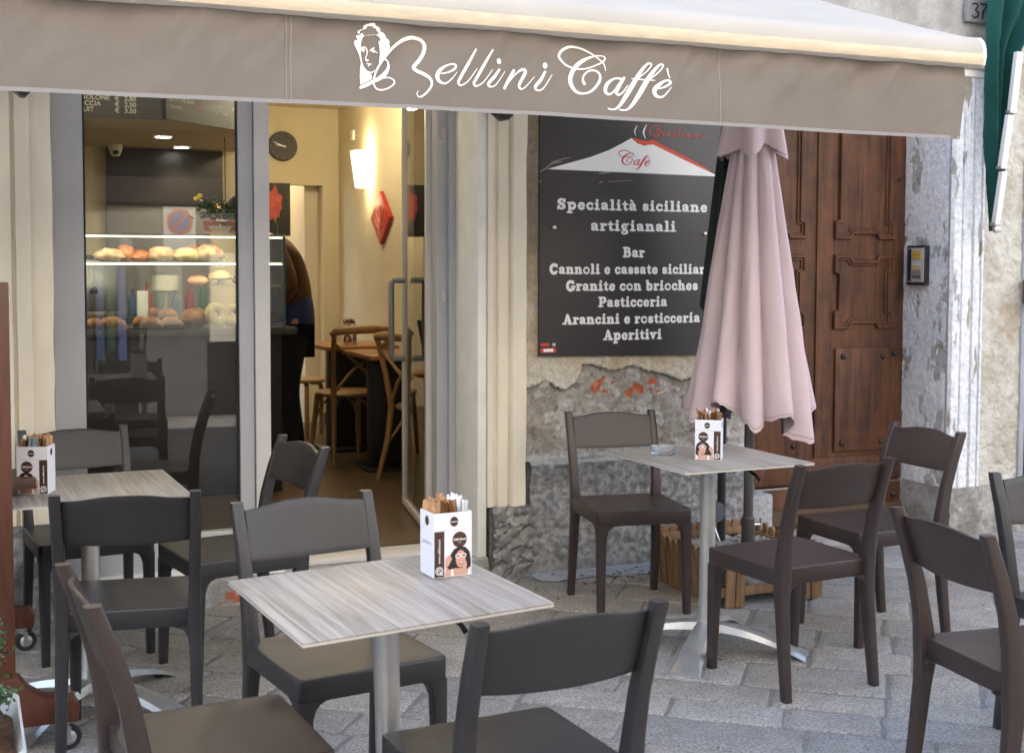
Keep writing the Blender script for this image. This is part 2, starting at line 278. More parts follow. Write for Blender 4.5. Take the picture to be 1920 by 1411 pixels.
D = json.loads(r'''{"AWN":[[[-1324.8,2111.3,2.5],[-1315.2,2113.5,3.3],[-1307.5,2107.3,3.3],[-1306.1,2094.2,2.9],[-1310.6,2081.7,2.9],[-1306.4,2074.2,6.2],[-1300.4,2076.6,1.7]],[[-1323.7,2109.7,4.2],[-1319.1,2105.5,10.4],[-1316.3,2098.6,2.1]],[[-1297.7,2102.9,2.5],[-1289.6,2109.9,4.6],[-1282.1,2113.3,2.1]],[[-1292.8,2107.3,5.0],[-1286.4,2103.2,9.6],[-1283.2,2099.7,2.1]],[[-1286.4,2106.0,3.7],[-1273.5,2099.3,2.5]],[[-1307.9,2065.1,1.7],[-1299.4,2064.0,4.6],[-1291.0,2064.1,1.7]],[[-1302.6,2058.1,2.9],[-1300.0,2058.3,3.3]],[[-1325.4,1992.8,8.3],[-1304.9,2002.5,10.8],[-1285.6,2013.4,10.4],[-1266.2,2023.5,12.1],[-1248.9,2037.4,13.0],[-1237.6,2053.4,9.6],[-1234.6,2067.0,7.1],[-1238.4,2078.0,5.0],[-1247.1,2083.2,5.0]],[[-1266.2,2020.0,2.9],[-1249.0,2026.5,3.8],[-1231.6,2027.5,3.8],[-1218.6,2020.0,4.6],[-1219.7,2009.3,4.6],[-1236.0,1996.8,4.6],[-1257.7,1989.1,4.6],[-1274.9,1991.9,5.0],[-1283.9,2005.7,5.0],[-1283.0,2022.1,5.8],[-1274.8,2047.1,6.3],[-1257.5,2075.8,7.1],[-1240.1,2098.4,8.0],[-1218.4,2122.4,9.2],[-1192.3,2142.6,10.5],[-1170.4,2152.4,11.4],[-1150.6,2155.4,10.6],[-1130.8,2148.9,10.2],[-1120.7,2133.0,11.0],[-1123.8,2112.1,10.6],[-1137.5,2088.4,10.6],[-1152.9,2070.9,10.6],[-1158.2,2060.3,10.5],[-1148.6,2051.5,10.6],[-1126.5,2043.5,10.6],[-1109.9,2034.1,9.7],[-1101.7,2021.0,8.1],[-1104.3,2005.3,6.8],[-1117.7,1987.9,6.4],[-1133.2,1975.2,5.5],[-1144.2,1974.6,4.2],[-1148.4,1982.1,3.0],[-1145.1,1991.0,2.1]],[[-1069.8,2048.5,3.0],[-1046.2,2054.0,4.3],[-1026.0,2065.1,6.8],[-1021.9,2075.8,6.4],[-1031.6,2079.6,5.1],[-1050.7,2074.7,5.5],[-1073.1,2059.1,10.6],[-1082.9,2039.8,13.2],[-1077.6,2025.5,10.2],[-1064.2,2018.7,6.4],[-1050.7,2021.4,4.7],[-1032.7,2036.4,3.8],[-1016.9,2056.2,2.1]],[[-952.1,2131.0,4.6],[-978.5,2085.1,9.8],[-1004.1,2041.1,9.8],[-1011.4,2025.4,8.6],[-1002.9,2016.8,5.2],[-978.4,2031.2,3.5],[-948.9,2071.0,2.3]],[[-896.4,2132.4,4.7],[-926.1,2082.6,9.9],[-951.9,2038.4,9.9],[-958.7,2024.9,8.7],[-948.8,2018.1,5.2],[-924.1,2032.6,3.5],[-894.4,2072.0,2.3]],[[-871.9,2073.3,7.0],[-888.7,2049.4,9.9],[-905.5,2031.3,9.9],[-906.7,2022.1,7.6],[-894.9,2019.3,4.7],[-879.3,2029.4,3.5],[-853.0,2068.7,2.3]],[[-874.4,2100.7,14.0],[-873.2,2097.3,14.0]],[[-822.8,2072.8,9.4],[-838.5,2044.9,10.0],[-852.9,2017.0,8.8]],[[-847.9,2023.1,2.3],[-819.6,2059.2,4.7],[-794.3,2078.0,8.2],[-782.2,2071.8,10.6],[-794.2,2047.4,10.0],[-803.7,2027.8,8.8],[-797.3,2016.6,5.3],[-781.4,2025.0,3.5],[-752.8,2057.3,2.4]],[[-713.0,2075.9,7.1],[-730.3,2048.1,10.1],[-747.6,2028.6,10.0],[-747.5,2018.1,7.1],[-734.7,2015.3,4.7],[-718.0,2026.7,3.6],[-691.0,2066.7,2.4]],[[-712.5,2098.0,15.4],[-713.1,2093.9,15.4]],[[-490.8,2094.5,2.5],[-496.4,2115.6,4.0],[-513.0,2133.9,4.4],[-535.5,2147.0,4.9],[-568.2,2159.3,6.4],[-600.6,2164.4,7.4],[-630.1,2160.0,8.3],[-654.0,2146.5,8.8],[-663.8,2130.3,8.3],[-658.7,2117.5,7.3],[-643.1,2104.1,6.3],[-619.0,2096.0,5.4],[-592.1,2093.3,4.4],[-556.9,2098.1,4.4],[-524.3,2109.7,4.4],[-499.2,2122.7,4.9],[-491.7,2134.8,5.0],[-498.6,2142.1,3.5],[-519.1,2141.7,4.0],[-546.3,2133.7,7.9],[-578.7,2117.2,12.8],[-606.9,2093.2,15.2],[-620.2,2069.6,15.7],[-623.3,2050.2,15.2],[-614.6,2031.4,13.2],[-597.0,2017.9,9.3],[-572.6,2015.4,6.4],[-545.5,2023.1,6.9],[-523.8,2041.2,8.4],[-509.8,2063.8,8.9],[-510.4,2080.8,7.4],[-521.5,2092.2,6.4],[-537.8,2093.7,5.9],[-556.8,2085.3,5.9],[-570.3,2070.0,6.9],[-571.5,2055.5,9.8],[-566.9,2049.0,12.3]],[[-434.5,2071.0,7.5],[-456.7,2070.5,6.0],[-480.0,2055.8,11.4],[-490.3,2035.8,13.4],[-485.8,2020.9,9.4],[-468.7,2021.1,6.4],[-446.8,2043.0,5.5],[-429.8,2068.4,5.0]],[[-423.4,2074.1,9.0],[-444.0,2042.0,13.9],[-449.9,2026.2,11.4],[-441.5,2018.4,7.0],[-427.2,2027.0,5.0],[-409.3,2050.9,3.0]],[[-367.5,2078.8,3.5],[-341.0,2100.5,4.5],[-326.5,2120.6,5.0],[-332.2,2125.7,5.5],[-344.0,2121.3,8.5],[-363.5,2099.2,13.0],[-385.6,2063.5,16.0],[-410.4,2023.0,16.0],[-432.4,1990.0,11.9],[-451.7,1972.4,7.0],[-468.3,1969.2,5.0],[-481.5,1971.5,5.0]],[[-323.8,2077.9,3.5],[-298.4,2100.1,4.5],[-283.8,2119.5,5.0],[-289.6,2124.8,5.5],[-301.5,2118.9,8.6],[-321.1,2096.8,13.1],[-343.4,2063.5,16.1],[-365.6,2025.3,16.0],[-387.8,1992.2,12.0],[-407.2,1973.3,7.0],[-423.9,1969.3,5.0],[-437.8,1970.2,5.0]],[[-396.1,2073.2,3.0],[-349.2,2072.2,4.5],[-310.7,2071.7,2.5]],[[-295.0,2045.9,4.0],[-272.3,2053.1,6.6],[-255.2,2065.4,8.1],[-258.7,2072.7,7.1],[-272.5,2072.4,6.6],[-295.2,2058.2,13.1],[-310.9,2040.6,16.1],[-306.2,2023.5,11.6],[-289.0,2017.5,7.1],[-272.0,2026.5,5.0],[-251.6,2051.7,2.5]],[[-267.7,2110.3,7.6],[-263.6,2097.2,6.1],[-256.0,2081.3,2.0]]],"HAIR":[[-1326.2,2000.3],[-1328.7,2023.6],[-1327.8,2048.0],[-1324.9,2066.5],[-1329.8,2087.6],[-1337.5,2104.3],[-1343.6,2118.1],[-1345.3,2126.1],[-1341.5,2134.1],[-1334.7,2130.5],[-1338.4,2147.2],[-1327.4,2149.0],[-1323.6,2154.0],[-1332.9,2153.7],[-1333.1,2160.4],[-1326.7,2164.9],[-1317.6,2168.6],[-1316.7,2176.8],[-1308.6,2181.8],[-1300.0,2184.5],[-1293.6,2187.4],[-1282.5,2187.4],[-1280.4,2179.0],[-1272.2,2176.3],[-1265.8,2170.3],[-1264.5,2163.2],[-1255.1,2159.8],[-1248.6,2153.1],[-1246.1,2145.1],[-1237.9,2142.0],[-1233.1,2133.7],[-1235.3,2127.4],[-1231.8,2123.5],[-1234.7,2111.1],[-1248.8,2091.7],[-1258.5,2080.9],[-1267.6,2068.0],[-1264.9,2096.8],[-1267.7,2119.1],[-1271.3,2133.2],[-1263.3,2137.4],[-1269.1,2147.6],[-1280.9,2151.9],[-1293.7,2150.0],[-1304.4,2147.6],[-1315.5,2147.6],[-1321.5,2139.9],[-1325.4,2127.5],[-1326.7,2109.1],[-1324.9,2088.9],[-1321.7,2068.8],[-1315.4,2052.9],[-1304.8,2043.3],[-1294.1,2040.7],[-1285.9,2044.0],[-1280.8,2049.6],[-1281.2,2045.7],[-1286.6,2039.9],[-1294.5,2036.2],[-1289.4,2027.9],[-1291.6,2019.2]],"CAFE":[[[521.4,1966.9,1.3],[518.7,1976.4,2.1],[510.9,1984.8,2.4],[500.4,1991.0,2.7],[485.0,1996.9,3.5],[469.6,1999.6,4.0],[455.6,1998.1,4.5],[444.2,1992.2,4.8],[439.6,1985.0,4.5],[442.0,1979.2,4.0],[449.5,1972.9,3.5],[461.0,1969.0,2.9],[473.7,1967.5,2.4],[490.3,1969.2,2.4],[505.7,1974.1,2.4],[517.4,1979.6,2.7],[521.0,1985.0,2.7],[517.7,1988.3,1.9],[508.1,1988.4,2.1],[495.3,1985.2,4.3],[480.0,1978.1,6.9],[466.7,1967.6,8.2],[460.4,1957.1,8.5],[459.0,1948.3,8.2],[463.1,1939.8,7.2],[471.5,1933.6,5.1],[483.0,1932.2,3.5],[495.8,1935.4,3.7],[505.9,1943.4,4.5],[512.5,1953.4,4.8],[512.2,1961.0,4.0],[507.0,1966.2,3.5],[499.3,1967.1,3.2],[490.4,1963.5,3.2],[484.0,1956.8,3.7],[483.5,1950.2,5.3],[485.7,1947.3,6.7]],[[547.6,1955.8,4.0],[537.3,1955.8,3.2],[526.4,1949.5,6.1],[521.6,1940.6,7.2],[523.7,1933.9,5.1],[531.7,1933.9,3.5],[541.9,1943.4,2.9],[549.8,1954.6,2.7]],[[552.7,1957.1,4.8],[543.2,1942.9,7.5],[540.4,1936.0,6.1],[544.3,1932.4,3.7],[551.0,1936.1,2.7],[559.3,1946.6,1.6]],[[578.6,1958.6,1.9],[590.8,1968.0,2.4],[597.4,1976.7,2.7],[594.8,1979.0,2.9],[589.4,1977.2,4.6],[580.4,1967.6,7.0],[570.2,1952.0,8.6],[558.8,1934.2,8.6],[548.6,1919.7,6.4],[539.6,1912.0,3.7],[531.9,1910.7,2.7],[525.7,1911.8,2.7]],[[565.4,1956.4,1.6],[587.0,1955.5,2.4]],[[589.1,1942.6,2.1],[599.4,1945.5,3.5],[607.2,1950.8,4.3],[605.6,1954.0,3.8],[599.3,1954.0,3.5],[589.0,1948.0,7.0],[581.9,1940.4,8.6],[584.0,1932.8,6.2],[591.8,1930.0,3.8],[599.5,1933.8,2.7],[608.8,1944.7,1.3]],[[601.5,1970.7,4.0],[603.4,1964.9,3.2],[606.8,1957.8,1.3]]],"SIC":[[[670.0,2112.6,1.7],[660.4,2122.1,2.5],[633.7,2124.3,3.4],[610.1,2110.0,4.2],[603.7,2090.7,5.0],[624.7,2075.9,4.2],[657.9,2080.5,3.4],[667.3,2097.5,3.4],[651.0,2108.4,5.0],[645.4,2095.0,5.9],[655.1,2082.1,5.9],[645.7,2070.1,4.2],[624.8,2067.6,2.5]],[[685.4,2098.3,2.5],[677.0,2081.3,5.9],[680.9,2078.2,4.2],[689.3,2089.3,1.7]],[[688.2,2108.4,5.1],[689.1,2107.6,5.1]],[[716.9,2094.5,4.2],[712.1,2097.6,3.4],[703.6,2089.0,5.9],[704.6,2079.0,5.1],[710.4,2077.6,3.4],[719.9,2088.0,1.7]],[[737.5,2096.6,2.5],[729.0,2079.6,5.9],[732.9,2076.4,4.2],[741.4,2087.6,1.7]],[[740.2,2106.7,5.1],[741.2,2105.9,5.1]],[[773.7,2119.7,3.4],[752.9,2078.8,5.9],[756.8,2075.6,4.2],[765.4,2086.8,1.7]],[[787.7,2095.0,2.5],[779.1,2077.9,5.9],[783.1,2074.7,4.2],[791.6,2086.0,1.7]],[[790.4,2105.1,5.1],[791.4,2104.3,5.1]],[[823.0,2092.7,3.4],[811.4,2086.3,5.9],[810.6,2075.4,5.1],[819.2,2082.5,2.5]],[[826.9,2094.5,5.1],[821.2,2076.7,5.9],[825.2,2074.3,3.4],[832.8,2084.7,1.7]],[[857.0,2092.7,5.1],[849.5,2072.2,5.1]],[[851.3,2079.0,1.7],[862.9,2091.2,4.3],[867.8,2089.8,5.1],[862.1,2075.3,5.1],[867.1,2072.9,3.4],[874.7,2083.3,1.7]],[[905.2,2091.4,3.4],[895.5,2082.6,6.0],[897.6,2071.7,5.1],[907.4,2076.3,4.3],[911.2,2086.6,5.1],[905.2,2091.4,3.4],[915.1,2088.4,1.7]]],"STEAM":[[[537.5,2118.4,2.5],[524.6,2093.2,6.7],[530.4,2070.4,1.7]],[[588.2,2125.6,3.3],[572.5,2089.5,9.2],[583.2,2058.5,2.5]]],"MOUNT":[[66.9,1898.9],[173.7,1928.8],[291.0,1961.8],[391.5,1998.7],[456.1,2031.4],[508.0,2058.8],[540.1,2034.6],[577.9,2025.3],[625.1,2037.8],[798.7,1964.8],[998.2,1889.9]],"LAVA":[[521.1,2063.5],[540.0,2054.3],[585.2,2047.9],[626.8,2056.1],[663.2,2037.6],[808.2,1979.4],[948.2,1916.5],[911.6,1922.1],[788.9,1968.7],[625.1,2032.8],[587.3,2028.1],[544.8,2034.8],[523.1,2048.8]],"ROWS":[["Specialità siciliane",0.115,0.9341,1.7152,0.0306],["artigianali",0.2916,0.7572,1.618,0.031],["Bar",0.4636,0.585,1.4931,0.0298],["Cannoli e cassate siciliane",0.08,0.9689,1.4136,0.0291],["Granite con brioches",0.1655,0.8828,1.3345,0.0293],["Pasticceria",0.3346,0.712,1.2569,0.0297],["Arancini e rosticceria",0.1493,0.8967,1.1768,0.0294],["Aperitivi",0.3635,0.6828,1.099,0.0298]],"SCRATCH":[[[27.2,1883.3,2.4],[49.2,1896.0,4.0],[75.7,1911.2,1.6]],[[62.4,1908.4,1.6],[102.2,1928.1,4.1],[142.3,1935.0,2.4]],[[84.5,1927.5,2.4],[128.9,1942.6,3.3],[187.0,1956.7,1.6]],[[27.4,1839.3,4.8],[36.2,1841.2,3.2]],[[332.7,1884.2,1.6],[369.4,1891.0,4.1],[392.4,1890.0,1.7]],[[337.6,1839.5,2.5],[355.9,1849.7,2.5]],[[383.5,1848.8,1.7],[448.3,1853.9,1.7],[523.0,1859.2,0.8]]],"BOUND":[[13.6,885.1],[41.4,901.2],[64.7,908.2],[92.9,903.8],[125.9,881.2],[173.3,862.4],[220.7,886.6],[251.5,924.5],[270.3,980.2],[306.4,983.5],[364.5,964.5],[418.2,948.9],[472.2,951.7],[511.4,971.2],[566.1,963.1],[621.3,939.4],[691.9,928.4],[773.4,903.5],[799.2,884.8],[855.6,900.9],[923.1,889.7]],"BRICK":[[[316.8,879.0],[340.8,893.4],[394.1,922.2],[404.8,917.5],[379.8,881.2],[365.4,851.1],[341.2,843.3],[321.8,857.1]],[[367.9,840.1],[389.6,863.4],[409.2,853.9],[424.0,844.7],[389.8,843.7]],[[423.7,875.3],[443.1,900.9],[457.9,896.1],[443.3,883.4]],[[433.9,833.3],[443.7,826.4],[453.7,810.7],[441.4,813.3]],[[497.8,842.0],[542.2,862.4],[551.9,888.5],[611.9,868.8],[607.3,833.6],[587.4,825.5],[567.2,848.3],[547.3,840.2],[537.7,809.7],[517.7,823.6]],[[619.4,875.2],[656.7,913.9],[697.5,872.6]],[[634.6,857.0],[667.5,844.7],[718.1,845.1],[692.8,834.9],[647.4,841.0]]],"DOOR":{"pr":[[1955,1593],[2360,1597],[1957,1512],[2362,1514],[1958,1112],[2353,1105],[1971,1003],[2337,1001],[1983,433],[2307,422],[1770,1592],[1772,1505],[1772,1109],[1962,405],[1965,251],[2420,2155]]}}''')
# ------------------------------------------------------------------ ground: diagonal stone paving as one mesh
def build_ground():
    b = MB(); rg = random.Random(3)
    A = R(-39); ca, sa = math.cos(A), math.sin(A)
    def addstone(u0, u1, v0, v1):
        cu, cv = (u0+u1)/2, (v0+v1)/2; X = cu*ca - cv*sa; Y = cu*sa + cv*ca
        if not (-6.5 < X < 9 and -6.6 < Y < .9): return
        if Y > .30 and X < 1.1: return
        g = .003 + rg.random()*.004; j = lambda: rg.uniform(-.006, .006)
        t = rg.uniform(-.002, .002)
        q = [(u0+g+j(), v0+g+j()), (u1-g+j(), v0+g+j()), (u1-g+j(), v1-g+j()), (u0+g+j(), v1-g+j())]
        # outline with extra points, worn edges
        out = []
        for k in range(4):
            a, c = q[k], q[(k+1) % 4]; n = 4
            for i in range(n):
                f = i/n; ex = .004*nz(a[0]*9+i, a[1]*9+k, 3, 2)
                px, py = a[0]+(c[0]-a[0])*f, a[1]+(c[1]-a[1])*f
                if i: px += ex*2; py += ex*2
                out.append((px, py))
        ox, oy = sum(p[0] for p in out)/len(out), sum(p[1] for p in out)/len(out)
        def W3(p, k, z):
            x, y = ox+(p[0]-ox)*k, oy+(p[1]-oy)*k
            tilt = t*((x-ox)+(y-oy))*4
            return (x*ca-y*sa, x*sa+y*ca, z + (tilt if z > -.01 else 0))
        size = max(u1-u0, v1-v0); k1 = 1-.016/size; k2 = 1-.05/size
        r0 = [W3(p, 1.0, -.016) for p in out]; r1 = [W3(p, 1, -.006) for p in out]; r2 = [W3(p, k1, -.0005) for p in out]; r3 = [W3(p, k2, .0015) for p in out]
        n = len(out); vs = r0 + r1 + r2 + r3; fs = []
        for L in range(3):
            for k in range(n): fs.append((L*n+k, L*n+(k+1) % n, (L+1)*n+(k+1) % n, (L+1)*n+k))
        fs.append(tuple(3*n+k for k in range(n)))
        g_ = rg.uniform(.80, 1.10); w = rg.uniform(-.03, .04)
        c = (.325*g_*(1+w), .300*g_, .268*g_*(1-w*1.3))
        b.add(vs, fs, 0, [c]*len(vs))
    v = -10.0
    while v < 10:
        h = rg.choice((.19,.22,.25,.28)); u = -10 + rg.random()*.4
        while u < 10:
            l = rg.uniform(.26, .58); addstone(u, u+l, v, v+h); u += l
        v += h
    m = -.005
    b.add([(-60,-60,m),(60,-60,m),(60,60,m),(-60,60,m)], [(0,1,2,3)], 1, [(.20,.19,.175)]*4)
    # stone material: granite speckle
    g = mat('granite_paving', (.3,.3,.3), .75, attr=True, var=.20, vs=9, bump=.6, bs=90)
    nt = g.node_tree; n = nt.nodes; l = nt.links; bs_ = n['Principled BSDF']
    old = bs_.inputs['Base Color'].links[0].from_socket
    t = n.new('ShaderNodeTexNoise'); t.inputs['Scale'].default_value = 110; t.inputs['Detail'].default_value = 3; t.inputs['Roughness'].default_value = .7
    tc = [x for x in n if x.type == 'TEX_COORD'][0]; l.new(tc.outputs['Object'], t.inputs['Vector'])
    r = n.new('ShaderNodeValToRGB'); r.color_ramp.elements[0].position = .33; r.color_ramp.elements[1].position = .66
    r.color_ramp.elements[0].color = (.48,.48,.48,1); r.color_ramp.elements[1].color = (1.38,1.38,1.38,1)
    mx = n.new('ShaderNodeMix'); mx.data_type = 'RGBA'; mx.blend_type = 'MULTIPLY'; mx.inputs[0].default_value = 1
    l.new(t.outputs['Fac'], r.inputs[0]); l.new(old, mx.inputs[6]); l.new(r.outputs[0], mx.inputs[7]); l.new(mx.outputs[2], bs_.inputs['Base Color'])
    mo = mat('mortar', (.25,.235,.21), .95, attr=True, var=.3, vs=30, bump=.6, bs=150)
    o = obj('ground', b, [g, mo], colors=True, smooth=50, kind='structure')
    o['label'] = 'grey granite slabs laid diagonally with sandy joints'
    return o
build_ground()

# kerb strip of pale concrete along the wall foot
b = MB()
def kf(u, v):
    x = -.02 + u*1.2; y = -.001 - v*(.15 + .12*max(0, u) + .02*nz(x, 3, 1, 6))
    return ((x, y, .006 + .003*nz(x, y, 0, 12)), (.40+.05*nz(x, y, 2, 9), .41+.05*nz(x, y, 2, 9), .42))
b.grid(60, 8, kf, flip=True)
obj('pavement', b, M['wall'], colors=True, kind='structure', label='narrow pale concrete strip along the foot of the wall')

# small fallen debris on that strip
b = MB()
for i in range(90):
    x = rnd.gauss(.45, .28); y = rnd.gauss(-.22, .10)
    if y > -.03: continue
    r = rnd.uniform(.003, .009)
    b.ball((x, y, .009), (r, r*.7, r*.5), 6)
for i in range(140):
    x = rnd.uniform(-2.6, 2.6); y = rnd.uniform(-4.2, -.2); r = rnd.uniform(.002, .0055)
    b.ball((x, y, .003), (r*rnd.uniform(1, 2.2), r*.8, r*.45), 6)
tag(obj('leaf_litter', b, mat('litter', (.16,.09,.05), .9, var=.4, vs=60)), 'brown crumbs of leaf litter scattered at the wall foot', 'litter', kind='stuff')

# ------------------------------------------------------------------ the cafe building
BLD = thing('cafe_building', 'old plastered house with the cafe shopfront and a tall wooden door', 'building')
BOUND = [(x/1000, z/1000) for x, z in D['BOUND']]
BRK = [[(x/1000, z/1000) for x, z in p] for p in D['BRICK']]
def bound(x):
    if x <= BOUND[0][0]: z = BOUND[0][1] + .03*nz(x, 0, 5, 6)
    elif x >= BOUND[-1][0]: z = BOUND[-1][1] + .05*nz(x, 0, 9, 5)
    else:
        for (a, za), (c, zc) in zip(BOUND, BOUND[1:]):
            if a <= x <= c: z = za + (zc-za)*(x-a)/(c-a); break
    return z + .006*nz(x, 1, 1, 60)
def inpoly(x, z, p):
    r = False; j = len(p)-1
    for i in range(len(p)):
        if (p[i][1] > z) != (p[j][1] > z) and x < (p[j][0]-p[i][0])*(z-p[i][1])/(p[j][1]-p[i][1]) + p[i][0]: r = not r
        j = i
    return r
def plas(x, z):
    """old wall between the shopfront column and the wooden door: (y, colour)"""
    bz = bound(x)
    d = z - bz
    if d > 0:
        n = nz(x, 0, z, 5); f = nz(x, 4, z, 26)
        y = .012 - .010*(1 - sm(0, .05, d)) * (.5+n) + .006*n + .004*f
        c = lerp3((.60,.50,.36), (.66,.61,.52), sm(-.3, .4, n))
        c = lerp3(c, (.40,.32,.22), sm(.15, .6, nz(x, 8, z, 4))*.6)
        if d < .012: c = lerp3(c, (.33,.28,.21), .5)
        c = lerp3(c, (.20,.165,.125), .75*sm(.045, .01, x)*sm(1.15, 1.6, z + .25*n))  # dark streak beside the column: part stain, part gap shadow painted into the colour
        return y, c
    n = nz(x, 2, z, 7); f = nz(x, 5, z, 30)
    y = .034 + .016*n + .006*f
    c = lerp3((.36,.325,.28), (.47,.44,.40), sm(-.3, .4, n))
    w = sm(.22, .32, nz(x, 11, z, 9)); c = lerp3(c, (.60,.59,.56), w*.8); y -= w*.006
    if d < -.05:
        c = lerp3(c, (.42,.385,.335), .3)
    k = sm(.30, .45, nz(x, 15, z, 20)); c = lerp3(c, (.22,.20,.18), k*.6)
    for p in BRK:
        if inpoly(x, z, p): c = lerp3((.52,.15,.065), (.60,.24,.13), max(0, f)); y += .004
    if z < .565 : c = lerp3(c, (.62,.63,.62), .7*sm(.565, .55, z)); y -= .02*sm(.58, .545, z)
    return y, c
b = MB()
x0, x1, z0, z1 = -.04, 1.24, .535, 2.9
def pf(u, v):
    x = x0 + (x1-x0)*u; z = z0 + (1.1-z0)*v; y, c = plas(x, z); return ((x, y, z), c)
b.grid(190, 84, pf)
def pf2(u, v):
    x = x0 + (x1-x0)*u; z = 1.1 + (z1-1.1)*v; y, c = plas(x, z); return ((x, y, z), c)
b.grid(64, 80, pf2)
b.bb(-.04, 1.24, .06, .34, .0, 2.9); b.c[-8:] = [(.5,.45,.38)]*8
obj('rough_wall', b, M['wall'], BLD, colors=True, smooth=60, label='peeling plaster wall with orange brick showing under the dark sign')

# plinth of grey stone
b = MB()
def plf(u, v):
    x = -.005 + 1.235*u; z = -.01 + .555*v
    n = nz(x, 3, z, 9); f = nz(x, 7, z, 34)
    y = .0 + .012*n + .007*f
    c = lerp3((.20,.20,.205), (.37,.37,.37), sm(-.45, .5, n*.4 + f))
    if z < .05: c = lerp3(c, (.30,.29,.27), .5)
    if v > .955: y += .03*(v-.955)/.045; c = lerp3(c, (.55,.56,.56), .8)
    return ((x, y, z), c)
b.grid(150, 70, plf)
b.bb(-.005, 1.23, .045, .33, 0, .535); b.c[-8:] = [(.3,.3,.3)]*8
obj('plinth', b, M['wall'], BLD, colors=True, smooth=60, label='grey chipped stone plinth')
# small granite post stump at the door side of the plinth
b = MB(); b.bb(1.2, 1.33, -.03, .25, 0, .30)
obj('door_stone', b, mat('granite_post', (.36,.36,.36), .8, var=.25, vs=60, bump=.4, bs=80), BLD, bevel=.02)

# rubble base under the shopfront column
b = MB()
def rbf(u, v):
    x = -.20 + .195*u; z = -.01 + .345*v
    f = abs(nz(x*1.0+z*.6, 7, z*1.6-x, 9)); g = nz(x, 9, z, 30)
    y = -.025 + .05*f + .008*g - .02*math.sin(math.pi*v)
    c = lerp3((.20,.195,.19), (.36,.35,.335), sm(.0, .45, f+.3*g))
    return ((x, y, z), c)
b.grid(40, 60, rbf); b.bb(-.20, -.005, .03, .25, 0, .335); b.c[-8:] = [(.25,.25,.25)]*8
obj('stone_base', b, M['wall'], BLD, colors=True, smooth=60, label='dark rubble stone under the cream column')

# fluted columns either side of the shopfront
def column(x0, x1, prof, z0, z1, mat_, name, label, ydeep=.27, seed=0):
    b = MB(); nz_ = 46; rows = []
    full = [(x0, ydeep)] + prof + [(x1, ydeep)]
    for i in range(nz_+1):
        z = z0 + (z1-z0)*i/nz_
        rows.append([(x + .0015*nz(x*7, seed, z, 5) + (.006*nz(x, seed, z*1.0, 3) if k == len(prof) else 0), y + .002*nz(x*9, seed+3, z, 4) , z + (0 if i else .01*nz(x, seed, 0, 22))) for k, (x, y) in enumerate(full)])
    b.rings(rows, 0, True, True)
    return obj(name, b, mat_, BLD, smooth=30, label=label)
pr_r = [(-.222,.0),(-.196,-.004),(-.188,.012),(-.176,.016),(-.170,.002),(-.128,-.010),(-.122,.010),(-.112,.012),(-.106,-.004),(-.098,-.012),(-.036,-.014)]
column(-.222, -.036, pr_r, .335, 3.1, M['cream'], 'column', 'cream stone jamb with grooves, right of the cafe door', seed=1)
pr_l = [(-2.62,-.02),(-2.335,-.02),(-2.328,.0),(-2.318,.002),(-2.310,-.016),(-2.262,-.018),(-2.256,.004),(-2.248,.004),(-2.242,-.010),(-2.19,-.012),(-2.184,-.002),(-2.105,-.004)]
column(-2.62, -2.105, pr_l, .40, 3.1, M['cream'], 'column', 'cream stone jamb with grooves, left of the shop window', seed=5)
b = MB()
def lb(u, v):
    x = -3.4 + 1.31*u; z = -.01 + .42*v; n = nz(x, 3, z, 8); f = nz(x, 7, z, 30)
    return ((x, -.03+.02*n+.01*f, z), lerp3((.17,.165,.16), (.33,.32,.30), sm(-.3, .5, n+f)))
b.grid(80, 40, lb); b.bb(-3.4, -2.09, .03, .27, 0, .40); b.c[-8:] = [(.3,.3,.3)]*8
obj('stone_base', b, M['wall'], BLD, colors=True, smooth=60, label='grey rubble base under the left column')
b = MB(); b.bb(-14, -2.622, .02, .27, 0, 2.949); obj('side_wall', b, M['cream'], BLD)
# white painted strip and inner jamb at the right of the cafe door
b = MB(); b.bb(-.268, -.224, .01, .3, .07, 3.0); obj('jamb', b, M['white_trim'], BLD, bevel=.004, label='white painted edge board of the cafe door jamb')

# upper walls
b = MB()
def uw(u, v):
    x = 1.0 + 5.5*u; z = 2.56 + 1.9*v
    n = nz(x, 1, z, 3); f = nz(x, 5, z, 14)
    c = lerp3((.34,.32,.29), (.46,.44,.40), sm(-.4, .4, n + .4*f))
    return ((x, -.004 + .008*f, z), c)
b.grid(200, 80, uw)
obj('upper_wall', b, M['stucco'], BLD, colors=True, smooth=60, label='rough grey stucco above the wooden door')
b = MB(); b.bb(-14, 16, .03, .30, 2.95, 9.0); b.bb(-2.62, 1.3, .04, .3, 2.6, 2.95)
obj('front_wall', b, mat('front_plaster', (.50,.46,.38), .9, var=.15, vs=3, bump=.3, bs=30), BLD)

# right side: reveal, pilaster, stucco, neighbour's frame
PEEL_W, PEEL_G, PEEL_S = (.86,.86,.87), (.38,.385,.39), (.42,.38,.31)
def peel(a, z, s, t, seed):
    n = nz(a*1.6, seed, z*.8, s) + .35*nz(a*1.4, seed+2, z, s*4)
    k = sm(t, t+.05, n); c = lerp3(PEEL_W, (.74,.76,.80), sm(-.4, .3, nz(a, seed+5, z, 3)))
    g = lerp3(PEEL_G, PEEL_S, sm(-.05, .15, nz(a, seed+7, z, 5)))
    c = lerp3(c, g, k); return c, k
b = MB()
def rv(u, v):
    y = .36 - .36*u; z = .25 + 2.35*v
    t = .42 - .16*sm(1.9, .9, z) + .12*sm(.75, .3, z)*0
    c, k = peel(y, z, 6, t, 3)
    return ((2.44 + .004*k + .003*nz(y, 3, z, 9), y, z), c)
b.grid(70, 300, rv, flip=True)
